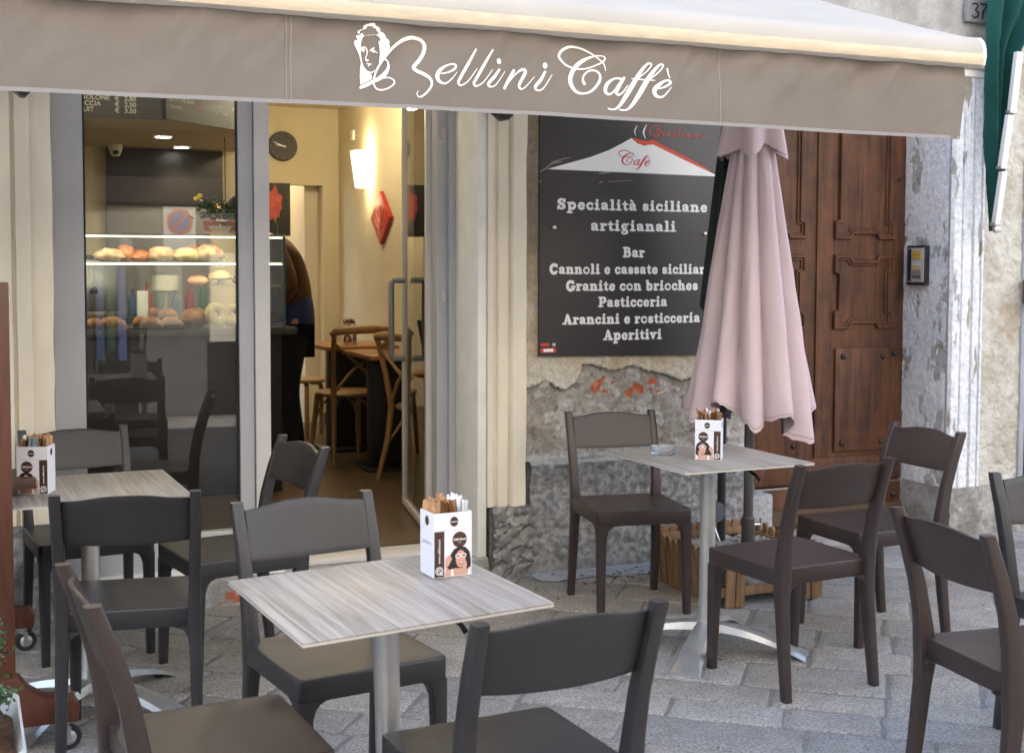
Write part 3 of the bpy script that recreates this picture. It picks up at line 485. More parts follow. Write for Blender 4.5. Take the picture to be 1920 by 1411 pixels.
obj('door_reveal', b, M['wall'], BLD, colors=True, smooth=60, label='flaking white and grey paint on the side of the door recess')
b = MB()
def pil(u, v):
    x = 2.44 + .215*u; z = .25 + 2.25*v
    y = -.035 + (.018 if .60 < u < .68 or .88 < u < .93 else 0) + (.012 if .28 < u < .33 else 0)
    if u < .05: y += .02*(1-u/.05)
    c, k = peel(x*2.2, z*.7, 5, .46, 11)
    c = lerp3(c, (.86,.86,.87), .5*(1-k))
    return ((x, y + .004*k + .002*nz(x, 3, z, 12), z), c)
b.grid(80, 240, pil); b.bb(2.443, 2.652, -.01, .30, .2, 2.5); b.c[-8:] = [(.5,.5,.5)]*8
obj('pilaster', b, M['wall'], BLD, colors=True, smooth=60, label='white peeling pilaster beside the wooden door')
b = MB(); b.bb(2.43, 2.67, -.06, .05, 2.5, 2.56); b.bb(2.44, 2.66, -.045, .05, 2.46, 2.499); obj('pilaster_cap', b, M['white_trim'], BLD, bevel=.006)
b = MB()
def pbs(u, v):
    x = 2.425 + .56*u; z = -.01 + .27*v; n = nz(x, 2, z, 8); f = nz(x, 6, z, 30)
    y = -.06 - .012*math.sin(math.pi*min(1, v*1.05))+ .006*f
    return ((x, y, z), lerp3((.27,.255,.23), (.44,.42,.38), sm(-.4, .4, n+.4*f)))
b.grid(70, 40, pbs); b.bb(2.425, 2.985, -.05, .36, 0, .255); b.c[-8:] = [(.36,.34,.31)]*8
def pbs2(u, v):
    y = .36 - .42*u; z = -.01 + .27*v; n = nz(y, 2, z, 8)
    return ((2.42, y, z), lerp3((.27,.26,.24), (.40,.39,.37), sm(-.4, .4, n)))
b.grid(30, 20, pbs2, flip=True)
obj('pilaster_base', b, M['wall'], BLD, colors=True, smooth=60, label='grey rendered base of the pilaster')
b = MB()
def stu(u, v):
    x = 2.655 + .285*u; z = .25 + 2.4*v; n = nz(x, 1, z, 4); f = nz(x, 5, z, 16); g = abs(nz(x, 9, z, 11))
    c = lerp3((.50,.465,.385), (.62,.59,.52), sm(-.4, .4, n + .5*f))
    c = lerp3(c, (.45,.36,.26), sm(.35, .6, nz(x, 21, z, 3))*.6)
    return ((x, -.012 - .012*g + .004*f, z), c)
b.grid(70, 420, stu); b.bb(2.656, 2.94, .01, .3, .2, 2.6); b.c[-8:] = [(.5,.5,.4)]*8
obj('stucco_wall', b, M['stucco'], BLD, colors=True, smooth=60, label='cream worm-textured stucco strip right of the pilaster')
b = MB(); b.bb(2.94, 2.975, -.03, .3, .0, 2.65); obj('neighbour_frame', b, mat('blue_grey_paint', (.36,.38,.42), .6, var=.1), BLD, bevel=.004)
b = MB(); b.bb(2.975, 4.4, .06, .12, 0, 2.65); obj('neighbour_door', b, mat('dark_brown_paint', (.05,.022,.018), .5, var=.2), BLD, bevel=.004)
b = MB(); b.bb(4.4, 16, .0, .3, 0, 2.949); b.bb(2.94, 4.4, .03, .3, 2.65, 2.95); obj('side_wall', b, M['cream'], BLD)
# floor slab of the door recess
b = MB(); b.bb(1.23, 2.42, -.02, .5, -.02, .02); obj('door_step', b, mat('step_stone', (.33,.31,.29), .8, var=.2, vs=20, bump=.3), BLD, bevel=.006)

# tall wooden door
DR = obj('door', MB().bb(1.22, 2.45, .352, .40, .02, 2.75), M['oak'], BLD, label='tall brown carved wooden door with iron studs')
def fr34(u, v, w): return (u, .352 - w, v)
def eared(xa, xb, za, zb, e=.028, g=.045):
    """panel outline whose four corners step outwards as on the old door"""
    return [(xa,za),(xa+.11,za),(xa+.11+e*.6,za+e),(xb-.11-e*.6,za+e),(xb-.11,za),(xb,za),(xb,za+.10),(xb-e,za+.10+e*.3),(xb-e,zb-.10-e*.3),(xb,zb-.10),(xb,zb),(xb-.11,zb),(xb-.11-e*.6,zb-e),(xa+.11+e*.6,zb-e),(xa+.11,zb),(xa,zb),(xa,zb-.10),(xa+e,zb-.10-e*.3),(xa+e,za+.10+e*.3),(xa,za+.10)]
def moulding(b, pts, w, t, y0=0.0):
    n = len(pts); P = [Vector(p) for p in pts]
    cx = sum(p.x for p in P)/n; cz = sum(p.y for p in P)/n
    inn = []
    for i in range(n):
        a, c, d = P[i-1], P[i], P[(i+1) % n]
        e1 = (c-a).normalized(); e2 = (d-c).normalized(); n1 = Vector((-e1.y, e1.x)); n2 = Vector((-e2.y, e2.x))
        m = (n1+n2); m = m/max(.35, m.length_squared)*2 if m.length > 1e-6 else n1
        inn.append(c + m*w)
    vs = []; 
    for prof_w, prof_y in ((0, 0), (.12, t), (.5, t*1.0), (.62, t*.45), (.9, t*.45), (1, 0)):
        for i in range(n):
            p = P[i]*(1-prof_w) + inn[i]*prof_w; vs.append((p.x, .352 - .0005 - prof_y, p.y))
    fs = []
    for L in range(5):
        for i in range(n): fs.append((L*n+i, L*n+(i+1) % n, (L+1)*n+(i+1) % n, (L+1)*n+i))
    b.add(vs, fs)
rows_ = [(1.105, 1.515), (1.598, 2.70)]
for (xa, xb) in ((1.955, 2.362), (1.34, 1.772)):
    for (za, zb) in rows_:
        m_ = MB(); moulding(m_, eared(xa, xb, za, zb), .034, .020); obj('door_panel', m_, M['oak'], DR, smooth=0)
b = MB(); b.bb(1.972, 2.335, .334, .3515, .43, 1.0); obj('door_plate', b, M['oak'], DR, bevel=.005)
b = MB(); b.bb(1.345, 1.752, .334, .3515, .43, 1.0); obj('door_plate', b, M['oak'], DR, bevel=.005)
b = MB(); b.bb(1.842, 1.852, .340, .3515, .03, 2.75); obj('meeting_strip', b, M['oak'], DR, bevel=.003)
b = MB(); b.bb(1.23, 2.43, .326, .3515, .03, .255); b.bb(1.23, 2.43, .332, .3515, .265, .40); obj('kick_board', b, M['oak'], DR, bevel=.004)
b = MB(); b.bb(1.23, 2.43, .322, .3255, .246, .254); obj('weather_strip', b, M['steel'], DR)
for x, z in ((2.02,.955),(2.29,.95),(2.02,.475),(2.285,.475),(2.375,.965),(2.375,.47),(1.87,.335),(2.14,.33),(2.37,.325),(2.37,.17),(1.70,.955),(1.70,.475),(2.13,.17),(1.88,.17),(2.38,1.93),(2.385,2.2)):
    b = MB(); r = .017 if z < 1.2 else .009
    b.lathe([(r,0),(r*.95,.005),(r*.7,.011),(r*.25,.014),(.001,.0145)], 12)
    o = obj('stud', b, M['iron'], DR); o.rotation_euler = (R(90), 0, 0); o.location = (x, .333 if z > .42 else .324, z)

# shopfront: frame, window, door
fw = obj('window_frame', MB().bb(-2.10, -1.978, .085, .16, .13, 2.95).bb(-1.343, -1.281, .085, .16, .13, 2.95).bb(-2.104, -1.213, .10, .15, 2.85, 2.95).bb(-1.977, -1.344, .088, .155, .15, .30), M['frame'], BLD, bevel=.003, label='grey aluminium frame of the fixed shop window')
b = MB(); b.bb(-1.277, -1.212, .07, .17, .13, 2.95); obj('door_post', b, M['frame_light'], BLD, bevel=.004)
b = MB(); b.bb(-1.977, -1.344, .112, .120, .301, 2.849); obj('window_pane', b, M['glass'], fw)
for xx in (-1.976, -1.352):
    b = MB(); b.bb(xx, xx+.007, .098, .111, .30, 2.85); obj('gasket', b, M['rubber'], fw)
b = MB(); b.bb(-2.09, -1.16, .05, .16, .105, .149); obj('window_sill', b, M['white_trim'], BLD, bevel=.004)
b = MB()
def sb(u, v):
    x = -2.1 + 1.88*u; z = -.01 + .115*v; n = nz(x, 3, z, 10)
    c = lerp3((.30,.29,.27), (.46,.44,.41), sm(-.4, .4, n))
    if .01 < z < .06 and nz(x, 9, z, 12) > .12: c = (.42,.14,.07)
    return ((x, -.03 + .012*n + .03*v, z), c)
b.grid(120, 12, sb); b.bb(-2.1, -.225, .01, .3, 0, .104); b.c[-8:] = [(.42,.41,.39)]*8
obj('threshold', b, M['wall'], BLD, colors=True, smooth=60, label='worn stone threshold under the shopfront')
b = MB(); b.bb(-1.205, -.27, .13, .30, .106, .126); obj('door_sill', b, M['frame_light'], BLD, bevel=.003)
b = MB(); b.bb(-.352, -.268, .33, .40, .13, 2.95); b.bb(-.300, -.224, .302, .329, .13, 2.95); obj('door_frame', b, M['frame'], BLD, bevel=.004, label='grey aluminium door frame at the right of the entrance')
# the open glass door leaf, swung inwards
LA = Matrix.Translation((-.352, .425, .13)) @ Matrix.Rotation(R(-10), 4, 'Z')      # local +Y runs along the leaf
b = MB(); b.bb(-.02, .02, 0, .055, .01, 2.7); b.bb(-.02, .02, .815, .84, .01, 2.7); b.bb(-.02, .02, .0555, .8145, .01, .045); b.bb(-.02, .02, .0555, .8145, 2.65, 2.7)
leaf = obj('glass_door', b, M['frame_light'], BLD, bevel=.003, label='glass entrance door leaf standing open inwards'); leaf.matrix_local = LA
b = MB(); b.bb(-.005, .005, .056, .814, .046, 2.649); obj('door_glass', b, M['glass'], leaf)
for s in (-1, 1):
    b = MB(); b.tube([(s*.022,.70,.82),(s*.085,.70,.82),(s*.095,.70,.835),(s*.095,.70,1.225),(s*.085,.70,1.24),(s*.022,.70,1.24)], .016, 12)
    obj('handle', b, mat('grey_handle', (.30,.32,.33), .35, .3), leaf, smooth=60)
for z in (1.28, 2.05):
    b = MB(); b.bb(-.331, -.309, .322, .3295, z, z+.05); obj('strike_plate', b, M['steel'], BLD)

# ------------------------------------------------------------------ interior shell
FL = .13
woodfl = wood_mat('plank_floor', (.06,.038,.022), (.14,.09,.052), .35, (1.2, 9, 1), 4, .1)
obj('floor', MB().bb(-3.4, 3.0, .31, 7.5, .05, FL), woodfl, kind='structure', label='dark wooden plank floor inside the cafe')
warm = mat('warm_wall_paint', (.60,.53,.36), .85, var=.05, vs=3)
warm_w = mat('pale_wall_paint', (.66,.58,.44), .85, var=.05, vs=3)
b = MB(); b.bb(.43, .55, .42, 7.5, FL, 2.71); obj('wall', b, warm, kind='structure', label='yellow side wall of the cafe with the lit lamp')
obj('wall', MB().bb(-3.4, -.26, 4.9, 5.05, FL, 2.71).bb(.296, .43, 4.9, 5.05, FL, 2.71).bb(-.26, .296, 4.9, 5.05, 2.088, 2.71), warm, kind='structure', label='yellow rear wall of the cafe with an opening')
obj('wall', MB().bb(-.6, .42, 6.2, 6.3, FL, 2.71).bb(.18, .428, 5.052, 6.198, FL, 2.7), warm_w, kind='structure', label='pale passage wall behind the opening')
obj('wall', MB().bb(-3.4, -3.3, .31, 7.5, FL, 2.71), warm, kind='structure', label='yellow wall on the far left inside the cafe')
obj('ceiling', MB().bb(-3.4, .55, .31, 7.5, 2.712, 2.80), warm_w, kind='structure', label='pale ceiling of the cafe')
obj('baseboard', MB().bb(.412, .4295, .45, 4.89, FL+.001, FL+.10).bb(.298, .41, 4.885, 4.8995, FL+.001, FL+.10), mat('dark_skirting', (.06,.045,.035), .5), kind='structure')
# dropped soffit over the counter with the menu boards on its face
SOF = 2.335
b = MB(); b.prism([(-3.29,2.66),(-1.30,2.66),(-.70,3.26),(-.42,4.895),(-3.29,4.895)], lambda u, v, w: (u, v, SOF+w), .374)
obj('soffit', b, mat('soffit_paint', (.50,.43,.32), .85), kind='structure', label='dropped ceiling over the counter with round downlights')
chalk = mat('blackboard', (.022,.019,.018), .6)
chw = mat('chalk', (.62,.60,.55), .8); chr_ = mat('red_chalk', (.5,.07,.05), .8)
def text_mesh(body, size, mat_, parent, mtx, name='lettering', bold=0.0, align='LEFT', width=None, label=None):
    cu = bpy.data.curves.new('txt', 'FONT'); cu.body = body; cu.size = size; cu.offset = bold; cu.align_x = align; cu.resolution_u = 3
    t = bpy.data.objects.new('txt', cu); col.objects.link(t)
    bpy.context.view_layer.update()
    me = bpy.data.meshes.new_from_object(t.evaluated_get(bpy.context.evaluated_depsgraph_get()))
    bpy.data.objects.remove(t); me.name = name
    if width:
        xs = [v.co.x for v in me.vertices]; a, c = min(xs), max(xs); k = width/(c-a)
        for v in me.vertices: v.co.x = (v.co.x-a)*k
    me.materials.clear(); me.materials.append(mat_)
    o = bpy.data.objects.new(name, me); col.objects.link(o)
    if parent is not None: o.parent = parent
    o.matrix_local = mtx
    if label: o['label'] = label
    return o
def facing(x, y, z, ang=0):   # text frame: reads along +X rotated by ang about Z, upright, facing -Y
    return Matrix.Translation((x, y, z)) @ Matrix.Rotation(R(ang), 4, 'Z') @ Matrix.Rotation(R(90), 4, 'X')
mb1 = obj('menu_board', MB().bb(-2.6, -1.303, 2.615, 2.645, 2.325, 2.70), chalk)
tag(mb1, 'black price board over the counter, facing the window squarely', 'menu board')
for i, (t, p) in enumerate((("MISOLONE", "2,80"), ("FOCCIA", "2,50"), ("FRUIT", "3.50"))):
    z = 2.425 - i*.036
    text_mesh(t, .040, chw, mb1, facing(-1.80, 2.612, z), bold=.0006); text_mesh("€", .040, chw, mb1, facing(-1.575, 2.612, z), bold=.0006); text_mesh(p, .040, chw, mb1, facing(-1.52, 2.612, z), bold=.0006)
mb2 = obj('menu_board', MB().bb(0, .86, -.03, 0, 0, .37), chalk); mb2.location = (-1.297, 2.625, 2.327); mb2.rotation_euler = (0, 0, R(43))
tag(mb2, 'black menu board over the counter, turned at an angle with red and white chalk', 'menu board')
for (x, z, s, t, m_) in ((.03,.20,.032,"Caffè",chw),(.03,.165,.030,"Cappuccino",chw),(.03,.115,.040,"ESTATHE",chw),(.20,.115,.040,"BAR",chw),(.03,.075,.030,"cioccolata",chw),(.30,.17,.028,"1.10",chr_),(.31,.12,.028,"1,50",chr_),(.30,.085,.028,"latte",chr_),(.46,.20,.03,"Brioche",chw),(.66,.20,.03,"1,20",chw),(.46,.165,.03,"crema",chr_),(.46,.12,.03,"Arancini",chw),(.66,.12,.03,"2,00",chw),(.46,.08,.03,"Thè e Tisane",chw),(.70,.08,.03,"1,90",chw)):
    text_mesh(t, s, m_, mb2, Matrix.Translation((x, -.0315, z)) @ Matrix.Rotation(R(90), 4, 'X'))
# dark panel and grey splashback on the rear wall behind the counter
o = obj('wall_panel', MB().bb(-1.40, -.52, 4.86, 4.898, 1.90, 2.33), mat('black_panel', (.018,.015,.014), .35)); tag(o, 'black panel on the rear wall above the coffee counter', 'wall panel')
o = obj('splashback', MB().bb(-1.40, -.62, 4.875, 4.898, 1.0, 1.895), mat('grey_tiles', (.20,.19,.18), .35, var=.1, vs=5)); tag(o, 'grey splashback below the black panel behind the counter', 'splashback')
lamp_e = mat('downlight_lens', (1,1,1), .5, emit=(1,.96,.9), es=8)
for i, (x, y, lab) in enumerate(((-1.125, 3.82, 'round ceiling downlight, nearer the menu board'), (-.875, 4.62, 'round ceiling downlight, further back above the coffee counter'), (-1.9, 3.6, 'added unseen downlight at the left end of the soffit'))):  # third downlight is unseen, added for more light along the ceiling
    t = thing('downlight', lab, 'ceiling light', (x, y, SOF), 0, 'downlights in the soffit')
    obj('trim_ring', MB().lathe([(.068,-.001),(.068,-.006),(.056,-.008),(.055,-.002)], 28, cap=False), M['white_metal'], t)
    obj('lens', MB().lathe([(.0545,-.001),(.054,-.004),(.001,-.0045)], 28), lamp_e, t)
    ld = bpy.data.lights.new('downlight_glow', 'SPOT'); ld.energy = 3.5; ld.spot_size = R(130); ld.spot_blend = .6; ld.shadow_soft_size = .05; ld.color = (1, .80, .52)
    lo = bpy.data.objects.new('downlight_glow', ld); col.objects.link(lo); lo.location = (0, 0, -.02); lo.parent = t
# unseen ceiling lamps, added to light the room
for x, y in ((-.2, 3.2), (-1.6, 1.3), (-.05, 5.6)):
    t = thing('added_ceiling_lamp', 'added unseen warm ceiling lamp over the %s' % {3.2: 'seating', 1.3: 'pastry case', 5.6: 'rear passage'}[y], 'ceiling light', (x, y, 2.711), 0, 'added room ceiling lamps')
    obj('shade', MB().lathe([(.11,0),(.11,-.03),(.09,-.04),(.001,-.041)], 24), mat('added_lamp_shade', (1,.9,.7), .5, emit=(1,.82,.55), es=2), t)
    ld = bpy.data.lights.new('added_ceiling_glow', 'POINT'); ld.energy = 1.0 if y == 1.5 else 4.2; ld.shadow_soft_size = .08; ld.color = (1, .85, .60)
    lo = bpy.data.objects.new('added_ceiling_glow', ld); col.objects.link(lo); lo.location = (0, 0, -.12); lo.parent = t
# wall sconce
t = thing('wall_lamp', 'white tapered wall lamp glowing on the yellow side wall', 'wall lamp', (.428, 4.02, 2.03))
def sconce(f):
    rs = []
    for i in range(7):
        k = i/6; r = .105 + .04*k; z = .27*k
        rs.append([(-(.012 + r*math.cos(a)*.9), r*math.sin(a)*1.1, z) for a in [R(-90 + 180*j/12) for j in range(13)]])
    return rs
b = MB(); b.rings(sconce(0), cap=False, close=False); obj('lamp_shade', b, mat('sconce_shade', (1,.9,.7), .5, emit=(1,.80,.45), es=1.2), t, smooth=60)
obj('back_plate', MB().bb(-.011, -.001, -.08, .08, .02, .24), M['white_metal'], t)
for z, e in ((.36, .42), (-.08, .25)):
    ld = bpy.data.lights.new('sconce_glow', 'POINT'); ld.energy = e; ld.shadow_soft_size = .06; ld.color = (1, .80, .48)
    lo = bpy.data.objects.new('sconce_glow', ld); col.objects.link(lo); lo.location = (-.09, 0, z); lo.parent = t
o = obj('thermostat', MB().bb(.414, .4295, 4.42, 4.50, 2.42, 2.50), M['white_trim'], bevel=.003); tag(o, 'small white thermostat high on the yellow side wall', 'thermostat')
o = obj('wall_socket', MB().bb(.418, .4295, 3.42, 3.54, .33, .41), M['white_trim'], bevel=.003); tag(o, 'white wall socket low on the yellow side wall', 'socket')
# red lozenge plaque
t = thing('wall_plaque', 'red lozenge-shaped plaque with a pale leaf drawing on the side wall', 'wall decoration', (.428, 3.665, 1.79))
def lz(u, v, w): return (-.001-w, -u, v)
b = MB(); b.prism([(0,-.195),(.235,0),(0,.195),(-.235,0)], lz, .03); obj('plaque', b, mat('red_enamel', (.45,.035,.018), .4), t, bevel=.004)
b = MB()
for p in ([(0,-.13,.008),(0,-.02,.01),(.0,.09,.003)],[(0,-.06,.008),(.05,0,.01),(.075,.06,.003)],[(0,-.06,.008),(-.05,0,.01),(-.075,.06,.003)],[(0,-.08,.006),(.07,-.05,.007),(.11,0,.003)],[(0,-.08,.006),(-.07,-.05,.007),(-.11,0,.003)]):
    b.tube([(-.0335, -x, z) for x, z, w in p], [w*.7 for x, z, w in p], 6)
obj('leaf_drawing', b, mat('pale_red', (.75,.30,.24), .5), t)
# clock
t = thing('wall_clock', 'round black wall clock with thin pale hands on the rear wall', 'clock', (-.035, 4.897, 2.392))
o = obj('clock_face', MB().lathe([(.118,0),(.118,.02),(.112,.028),(.001,.029)], 40), mat('clock_black', (.02,.018,.016), .4), t); o.rotation_euler = (R(90), 0, 0)
b = MB(); b.prism([(-.004,-.02),(.004,-.02),(.002,.085),(-.002,.085)], lambda u, v, w: (u, -.0305-w, v), .001); o = obj('clock_hand', b, M['white_print'], t); o.rotation_euler = (0, R(-68), 0)
b = MB(); b.prism([(-.005,-.02),(.005,-.02),(.002,.06),(-.002,.06)], lambda u, v, w: (u, -.0325-w, v), .001); o = obj('clock_hand', b, M['white_print'], t); o.rotation_euler = (0, R(-82), 0)
b = MB()
for k in range(12):
    a = R(30*k); b.box((.1*math.sin(a), -.0305, .1*math.cos(a)), (.006, .001, .012), Matrix.Rotation(a, 3, 'Y'))
obj('hour_marks', b, mat('dim_mark', (.16,.14,.12), .6), t)
# poster of a red flower
t = thing('flower_poster', 'black poster with one red flower hanging beside the passage opening', 'poster', (-.165, 4.70, 1.67))
obj('panel', MB().bb(-.14, .14, -.02, 0, 0, .415), mat('poster_black', (.015,.015,.013), .4), t)
b = MB(); b.prism([(-.035,.16),(-.02,.12),(.005,.14),(.02,.10),(.035,.15),(.05,.14),(.058,.20),(.075,.215),(.066,.27),(.078,.30),(.06,.33),(.045,.325),(.035,.37),(.015,.408),(.0,.36),(-.015,.345),(-.03,.35),(-.05,.31),(-.045,.27),(-.06,.24),(-.045,.21)], lambda u, v, w: (u, -.021-w, v), .001); obj('flower', b, mat('poster_red', (.40,.06,.045), .5, var=.3, vs=20), t)
b = MB(); b.tube([(0,-.0215,.14),(.03,-.0215,.08),(.035,-.0215,.01)], [.006,.005,.004], 6); obj('stem', b, mat('poster_green', (.08,.14,.03), .5), t)
# security camera under the soffit
t = thing('security_camera', 'white dome security camera under the soffit', 'camera', (-1.36, 4.60, SOF))
obj('base', MB().lathe([(.052,-.001),(.052,-.03),(.046,-.05),(.03,-.085),(.02,-.09),(.001,-.09)], 20), M['white_metal'], t)
b = MB(); b.ball((0, -.022, -.055), (.027,.027,.027), 14); obj('lens', b, M['black_metal'], t)
# ------------------------------------------------------------------ counter with pastry case
CY = 1.9
dk = mat('counter_dark', (.020,.017,.016), .35, var=.2, vs=4)
t = thing('counter', 'dark bar counter running from the window to the seating', 'counter', (0, 0, 0))
obj('counter_base', MB().bb(-3.2, -.735, CY+.03, CY+.62, FL, 1.045), dk, t, bevel=.004)
obj('counter_top', MB().bb(-3.2, -.655, CY-.02, CY+.66, 1.046, 1.088), mat('counter_top', (.06,.055,.05), .25, var=.2, vs=20), t, bevel=.004)
t = thing('pastry_case', 'glass pastry display case with lit shelf edges on the counter', 'display case', (0, 0, 0))
XL, XR = -3.1, -.72
g = MB(); g.bb(XL, XR, CY, CY+.006, 1.0885, 1.605); obj('front_glass', g, M['case_glass'], t)
g = MB(); g.bb(XR-.006, XR, CY+.0065, CY+.45, 1.0885, 1.605); obj('side_glass', g, M['case_glass'], t)
b = MB(); b.bb(XR-.012, XR+.002, CY-.004, CY+.012, 1.089, 1.612); obj('corner_edge', b, mat('green_glass_edge', (.02,.06,.045), .2), t)
obj('top_glass', MB().bb(XL, XR, CY-.01, CY+.46, 1.613, 1.622), M['case_glass'], t)
shelf_m = mat('shelf_plate', (.30,.34,.33), .25)
obj('shelf', MB().bb(XL, XR-.01, CY+.03, CY+.40, 1.452, 1.462), shelf_m, t)
obj('shelf', MB().bb(-1.28, XR-.01, CY+.05, CY+.42, 1.322, 1.330), M['case_glass'], t)
led = mat('led_strip', (1,1,1), .5, emit=(1,.88,.62), es=1.1)
obj('light_strip', MB().bb(XL, XR-.014, CY+.008, CY+.018, 1.600, 1.6075), led, t)
obj('light_strip', MB().bb(XL, XR-.014, CY+.018, CY+.029, 1.4485, 1.4555), led, t)
for z in (1.592, 1.44):
    ld = bpy.data.lights.new('case_glow', 'AREA'); ld.shape = 'RECTANGLE'; ld.size = 2.2; ld.size_y = .02; ld.energy = .7; ld.color = (1, .84, .55)
    lo = bpy.data.objects.new('case_glow', ld); col.objects.link(lo); lo.location = (-1.9, CY+.03, z); lo.rotation_euler = (R(20), 0, 0); lo.parent = t
crust = mat('baked_crust', (.26,.09,.025), .6, c2=(.52,.26,.09), vs=24, bump=.7, bs=45)
sugar = mat('sugared_crust', (.30,.12,.045), .85, c2=(.62,.46,.30), vs=26, bump=.7, bs=45)
orange = mat('orange_crust', (.42,.12,.035), .6, c2=(.60,.22,.07), vs=24, bump=.6, bs=40)
custard = mat('custard_bread', (.42,.28,.11), .7, c2=(.62,.50,.28), vs=24, bump=.6, bs=45)
def loaf(x, y, z, rx, ry, rz, m_, lab, nm='bread_loaf', ca='bread', ang=0, gr='breads on the upper shelf of the pastry case'):
    s_ = rnd.random()*50
    b = MB(); b.ball((0, 0, rz*.8), (rx, ry, rz), 22, f=lambda d: (1 + .16*nz(d.x+s_, d.y, d.z, 2.0) + .05*nz(d.x+s_, d.y, d.z, 7))*(1 if d.z > -.3 else .93))
    o = obj(nm, b, m_, loc=(x, y, z), smooth=80); o.rotation_euler = (0, 0, R(ang)); return tag(o, lab, ca, gr)
def croissant(x, y, z, L, ang, m_, lab, gr, tilt=0):
    b = MB(); rs = []; n = 26
    for i in range(n+1):
        k = i/n*2-1; a = k*R(62); r = .30*L*(1-abs(k)**2.2)*.62 + .012
        r *= 1 + .10*(abs(math.sin(i*math.pi*9/n)))
        cx, cy = L*.62*math.sin(a), L*.5*(1-math.cos(a)) * -1
        rs.append([(cx + r*math.cos(q)*math.sin(a)*-1*.9, cy + r*math.cos(q)*math.cos(a)*.9, r*.9 + r*.85*math.sin(q)) for q in [2*math.pi*j/12 for j in range(12)]])
    b.rings(rs); o = obj('croissant', b, m_, loc=(x, y, z), smooth=60); o.rotation_euler = (R(tilt), 0, R(ang)); return tag(o, lab, 'croissant', gr)
U = 1.4625
loaf(-1.86, CY+.14, U, .05, .05, .03, orange, 'orange roll at the left edge of the upper shelf')
loaf(-1.68, CY+.13, U, .085, .07, .042, sugar, 'flat sugared loaf, leftmost in the window on the upper shelf')
loaf(-1.585, CY+.20, U, .055, .055, .055, orange, 'tall ridged orange brioche on the upper shelf')
loaf(-1.50, CY+.20, U, .065, .06, .038, orange, 'low orange bun beside the ridged brioche')
loaf(-1.395, CY+.14, U, .078, .065, .050, sugar, 'sugared bun with a split showing brown crust')
loaf(-1.255, CY+.15, U, .088, .07, .046, custard, 'pale custard coloured loaf on the upper shelf')
loaf(-1.125, CY+.15, U, .088, .07, .058, sugar, 'big round cake at the right end of the upper shelf', 'cake', 'cake')
loaf(-1.19, CY+.27, U, .05, .05, .058, orange, 'orange bun half hidden behind the round cake')
gr = 'croissants on the counter inside the pastry case'; T0 = 1.0885
croissant(-1.77, CY+.13, T0, .12, 20, crust, 'croissant at the left edge of the counter row', gr)
croissant(-1.665, CY+.13, T0, .14, -15, crust, 'large croissant left of the tray of five', gr)
tr = obj('tray', MB().lathe([(.17,0),(.18,.006),(.16,.004),(.001,.004)], 30), M['black_metal'], loc=(-1.41, CY+.15, T0)); tag(tr, 'round black tray under a heap of croissants', 'tray')
for i, (dx, dy, dz, a, lab) in enumerate(((-.11,.02,.006,30,'croissant at the left of the heap on the tray'),(-.045,-.06,.006,-20,'croissant in front on the tray'),(.05,-.06,.006,10,'croissant at the front right of the tray'),(-.03,.03,.055,60,'croissant lying on top of the heap, left'),(.06,.02,.05,-35,'croissant lying on top of the heap, right'))):
    croissant(-1.41+dx, CY+.15+dy, T0+dz, .11, a, crust, lab, gr)
def bagel(x, y, z, r, lab, tilt, ang):
    b = MB(); rs = []
    for i in range(24):
        a = 2*math.pi*i/24; rs.append([((r*.62 + r*.38*math.cos(q))*math.cos(a), (r*.62 + r*.38*math.cos(q))*math.sin(a), r*.34*math.sin(q)) for q in [2*math.pi*j/12 for j in range(12)]])
    vs = [p for q in rs for p in q]; fs = [(i*12+j, ((i+1)%24)*12+j, ((i+1)%24)*12+(j+1)%12, i*12+(j+1)%12) for i in range(24) for j in range(12)]
    b.add(vs, fs); o = obj('bagel', b, custard if 'pale' in lab else crust, loc=(x, y, z), smooth=80); o.rotation_euler = (R(tilt), 0, R(ang)); return tag(o, lab, 'bagel', 'ring breads leaning in the pastry case')
bagel(-1.09, CY+.14, T0+.072, .075, 'pale ring bread leaning at the right end of the counter row', 72, 25)
bagel(-.985, CY+.16, T0+.072, .075, 'brown ring bread leaning beside the pale one', 70, -10)
loaf(-1.20, CY+.22, T0, .085, .07, .062, crust, 'round dark loaf behind the ring breads', ang=10, gr='breads on the counter row')
G = 1.3305
loaf(-1.185, CY+.17, G, .062, .05, .032, mat('pink_iced', (.62,.27,.19), .5, c2=(.78,.48,.30), vs=14), 'pink iced bun on the glass shelf', 'iced_bun', 'bun', gr='iced buns on the glass shelf')
loaf(-.93, CY+.20, G, .055, .05, .035, mat('pink_iced_b', (.60,.20,.16), .5), 'red glazed bun at the right end of the glass shelf', 'iced_bun', 'bun', gr='iced buns on the glass shelf')
t = thing('cake_dome', 'domed cake stand with a ring handle on the glass shelf', 'cake stand', (-1.06, CY+.17, G))
obj('stand', MB().lathe([(.05,.0005),(.05,.005),(.012,.012),(.012,.03),(.075,.036),(.078,.042),(.001,.042)], 24), M['steel'], t)
obj('dome', MB().lathe([(.07,.043),(.068,.06),(.05,.085),(.02,.098),(.004,.10)], 24), custard, t, smooth=60)
b = MB(); b.tube([(.026*math.sin(a), 0, .128-.026*math.cos(a)) for a in [2*math.pi*k/20 for k in range(21)]], .005, 8); obj('ring_handle', b, M['white_metal'], t)
t = thing('round_cake', 'white round cake on a low stand in the middle of the pastry case', 'cake', (-1.36, CY+.24, 1.0885))
obj('cake_stand', MB().lathe([(.06,.0),(.06,.008),(.015,.02),(.015,.20),(.10,.21),(.10,.216),(.001,.216)], 24), M['steel'], t)
obj('cake', MB().lathe([(.078,.2165),(.08,.29),(.07,.30),(.001,.30)], 24), mat('icing', (.42,.40,.35), .6), t)
